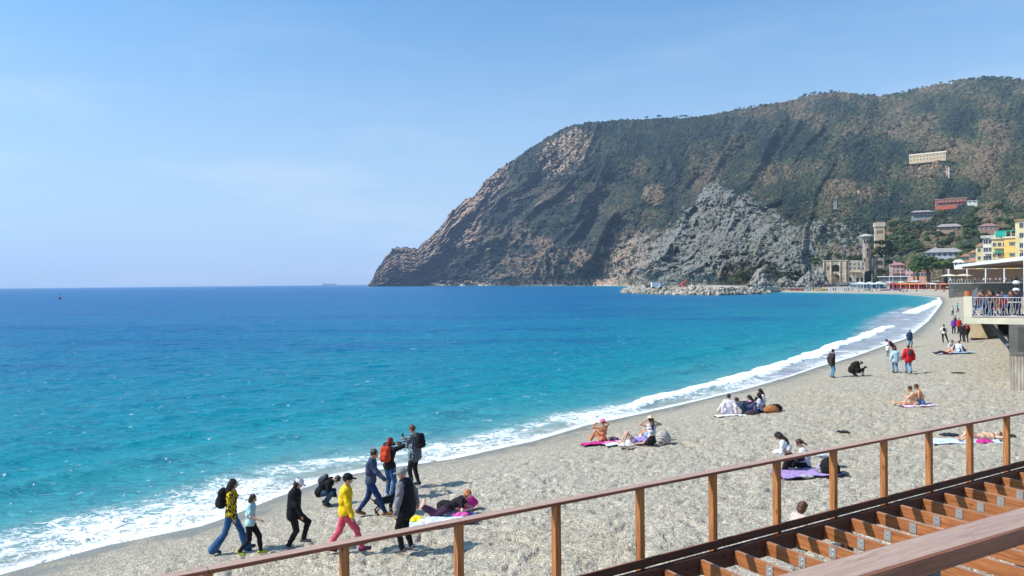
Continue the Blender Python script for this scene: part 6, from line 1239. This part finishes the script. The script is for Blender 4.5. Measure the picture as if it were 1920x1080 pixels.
for i, (y, x) in enumerate(pts_):
    D = HP(x, min(y, 500))[1]; D = min(D, 500) if y > 490 else D; sz = RNG.uniform(15, 29)*(.72 if y < 420 else 1)
    kd = ['round', 'round', 'olive', 'round', 'pine'][i % 5]
    lm = min([(1785,378,'red villa'),(1728,402,'grey villa'),(1781,428,'low brownish villa'),(1853,428,'dark reddish villa'),(1770,476,'white villa'),(1650,440,'square cream tower'),(1890,460,'yellow apartment blocks'),(1690,480,'pink seafront villa'),(1905,395,'upper right edge of the wood')], key=lambda l: math.hypot(l[0]-x, 1.4*(l[1]-y)))
    wy = 'below' if y > lm[1]+9 else 'above' if y < lm[1]-9 else ('left of' if x < lm[0] else 'right of'); ds = {'round': 'bushy dark green tree', 'olive': 'olive brown tree', 'pine': 'flat topped pine'}[kd]
    ptree(x, y+3, sz, sz*RNG.uniform(.8, 1.1), D, kd, ds+' '+wy+' the '+lm[2], ds+'s '+wy+' the '+lm[2], i)
for i in range(16):
    x = 1636+RNG.uniform(0, 34); y = 462+RNG.uniform(0, 26); ptree(x, y, RNG.uniform(14, 22), RNG.uniform(14, 20), 506, 'round' if i % 3 else 'olive', 'green tree hiding the foot of the square cream tower', 'trees round the square cream tower', i)
for i in range(34):
    x = RNG.uniform(1372, 1470); y = 532-RNG.uniform(0, 38)*(1-abs(x-1425)/60); D = 458+RNG.uniform(0, 14); ptree(x, y, RNG.uniform(12, 20), RNG.uniform(11, 18), D, 'round' if i % 3 else 'olive', 'dark tree in the grove behind the root of the breakwater', 'trees in the grove behind the breakwater', i)
for i in range(30):
    x = RNG.uniform(1520, 1622); y = 498-RNG.uniform(0, 14)+abs(x-1570)*.05; ptree(x, y, RNG.uniform(11, 19), RNG.uniform(10, 16), 470+RNG.uniform(0, 12), 'round' if i % 4 else 'pine', 'dark green tree on the rise behind the castle ruin', 'trees behind the castle ruin', i)
for i in range(9):
    x = 1640+RNG.uniform(-8, 34); ptree(x, 527-RNG.uniform(0, 8), RNG.uniform(12, 20), RNG.uniform(12, 20), 436, 'olive' if i % 2 else 'round', 'tree between the stone tower and the pink villa', 'trees between the stone tower and the pink villa', i)
for i in range(14):
    x = 1190+i*15+RNG.uniform(-5, 5); ptree(x+60, 534-RNG.uniform(0,3), RNG.uniform(6, 10), RNG.uniform(6, 11), 560, 'round' if i % 3 else 'olive', 'low tree at the foot of the grey bluff', 'low trees at the foot of the bluff', i)
# pines along the skyline
rid = [(x, 0) for x in list(np.arange(1264, 1300, 5.2))+[1234, 1212]+list(np.arange(1378, 1452, 9.5))+list(np.arange(1498, 1546, 4.6))+[1560, 1575, 1620, 1627, 1634, 1640]+list(np.arange(1676, 1775, 9))+list(np.arange(1780, 1915, 4.4))]
for i, (x, _) in enumerate(rid):
    x += RNG.uniform(-1.8, 1.8); hpx = RNG.uniform(5.5, 10); D = float(hill_D(np.array([x]), np.array([1.0]))[0])-6; ptree(x, float(hcrest(x))+2.6, hpx*RNG.uniform(.7, 1.1), hpx, D, 'pine', 'small pine standing against the sky on the ridge', 'pines along the skyline', i, 'ridge_pine')
# scattered darker pines on the lower slopes
for i in range(46):
    x = RNG.uniform(985, 1120); t_ = np.clip(RNG.normal(.08, .06), .015, .3); D = float(hill_D(np.array([x]), np.array([t_]))[0]); y = float(hfy(x)+(hcrest(x)-hfy(x))*t_); ptree(x, y+1, RNG.uniform(5, 9), RNG.uniform(6, 10), D*.995, 'round', 'dark pine on the lower slope above the shingle strip', 'dark pines on the lower slope', i)

# ---- out at sea
q = np.append(sea_pt(112, 561), 0); k = q[1]/F; e = empty('channel_buoy', q, label='small buoy with topmark floating alone at the far left', cat='buoy')
m = MB(); m.ring([(2.0*k, -.3), (2.6*k, 1.2*k), (2.2*k, 3*k), (1.0*k, 4.2*k)], 12); m.build('float', M((.20,.12,.10), .6, 'buoy_paint'), e); m = MB(); m.tube([(0,0,4*k),(0,0,11*k)], .28*k, 6); m.tube([(0,0,9*k),(0,0,10.5*k)], .8*k, 6); m.build('mast', M((.10,.10,.10), .6, 'buoy_paint'), e)
D = 9000; q = P(618, 534.3, D); q[2] = 0; k = D/F; e = empty('cargo_ship', q, label='faint long cargo ship on the horizon left of the headland', cat='ship'); SH = M((.16,.20,.27), .7, 'ship_paint')
m = MB(); m.hull8([(-12*k,-9,0),(12*k,-9,0),(12*k,9,0),(-12*k,9,0)], [(-13*k,-11,1.7*k),(13.5*k,-11,1.9*k),(13.5*k,11,1.9*k),(-13*k,11,1.7*k)]); m.build('hull', SH, e)
m = MB(); m.box(-12*k, -9*k, -8, 8, 1.72*k, 4.2*k); m.build('bridge', SH, e); m = MB(); m.box(-7*k, 10*k, -8, 8, 1.92*k, 2.7*k); m.build('cargo', SH, e)
print('people', npeople[0], 'objects', len(bpy.data.objects))
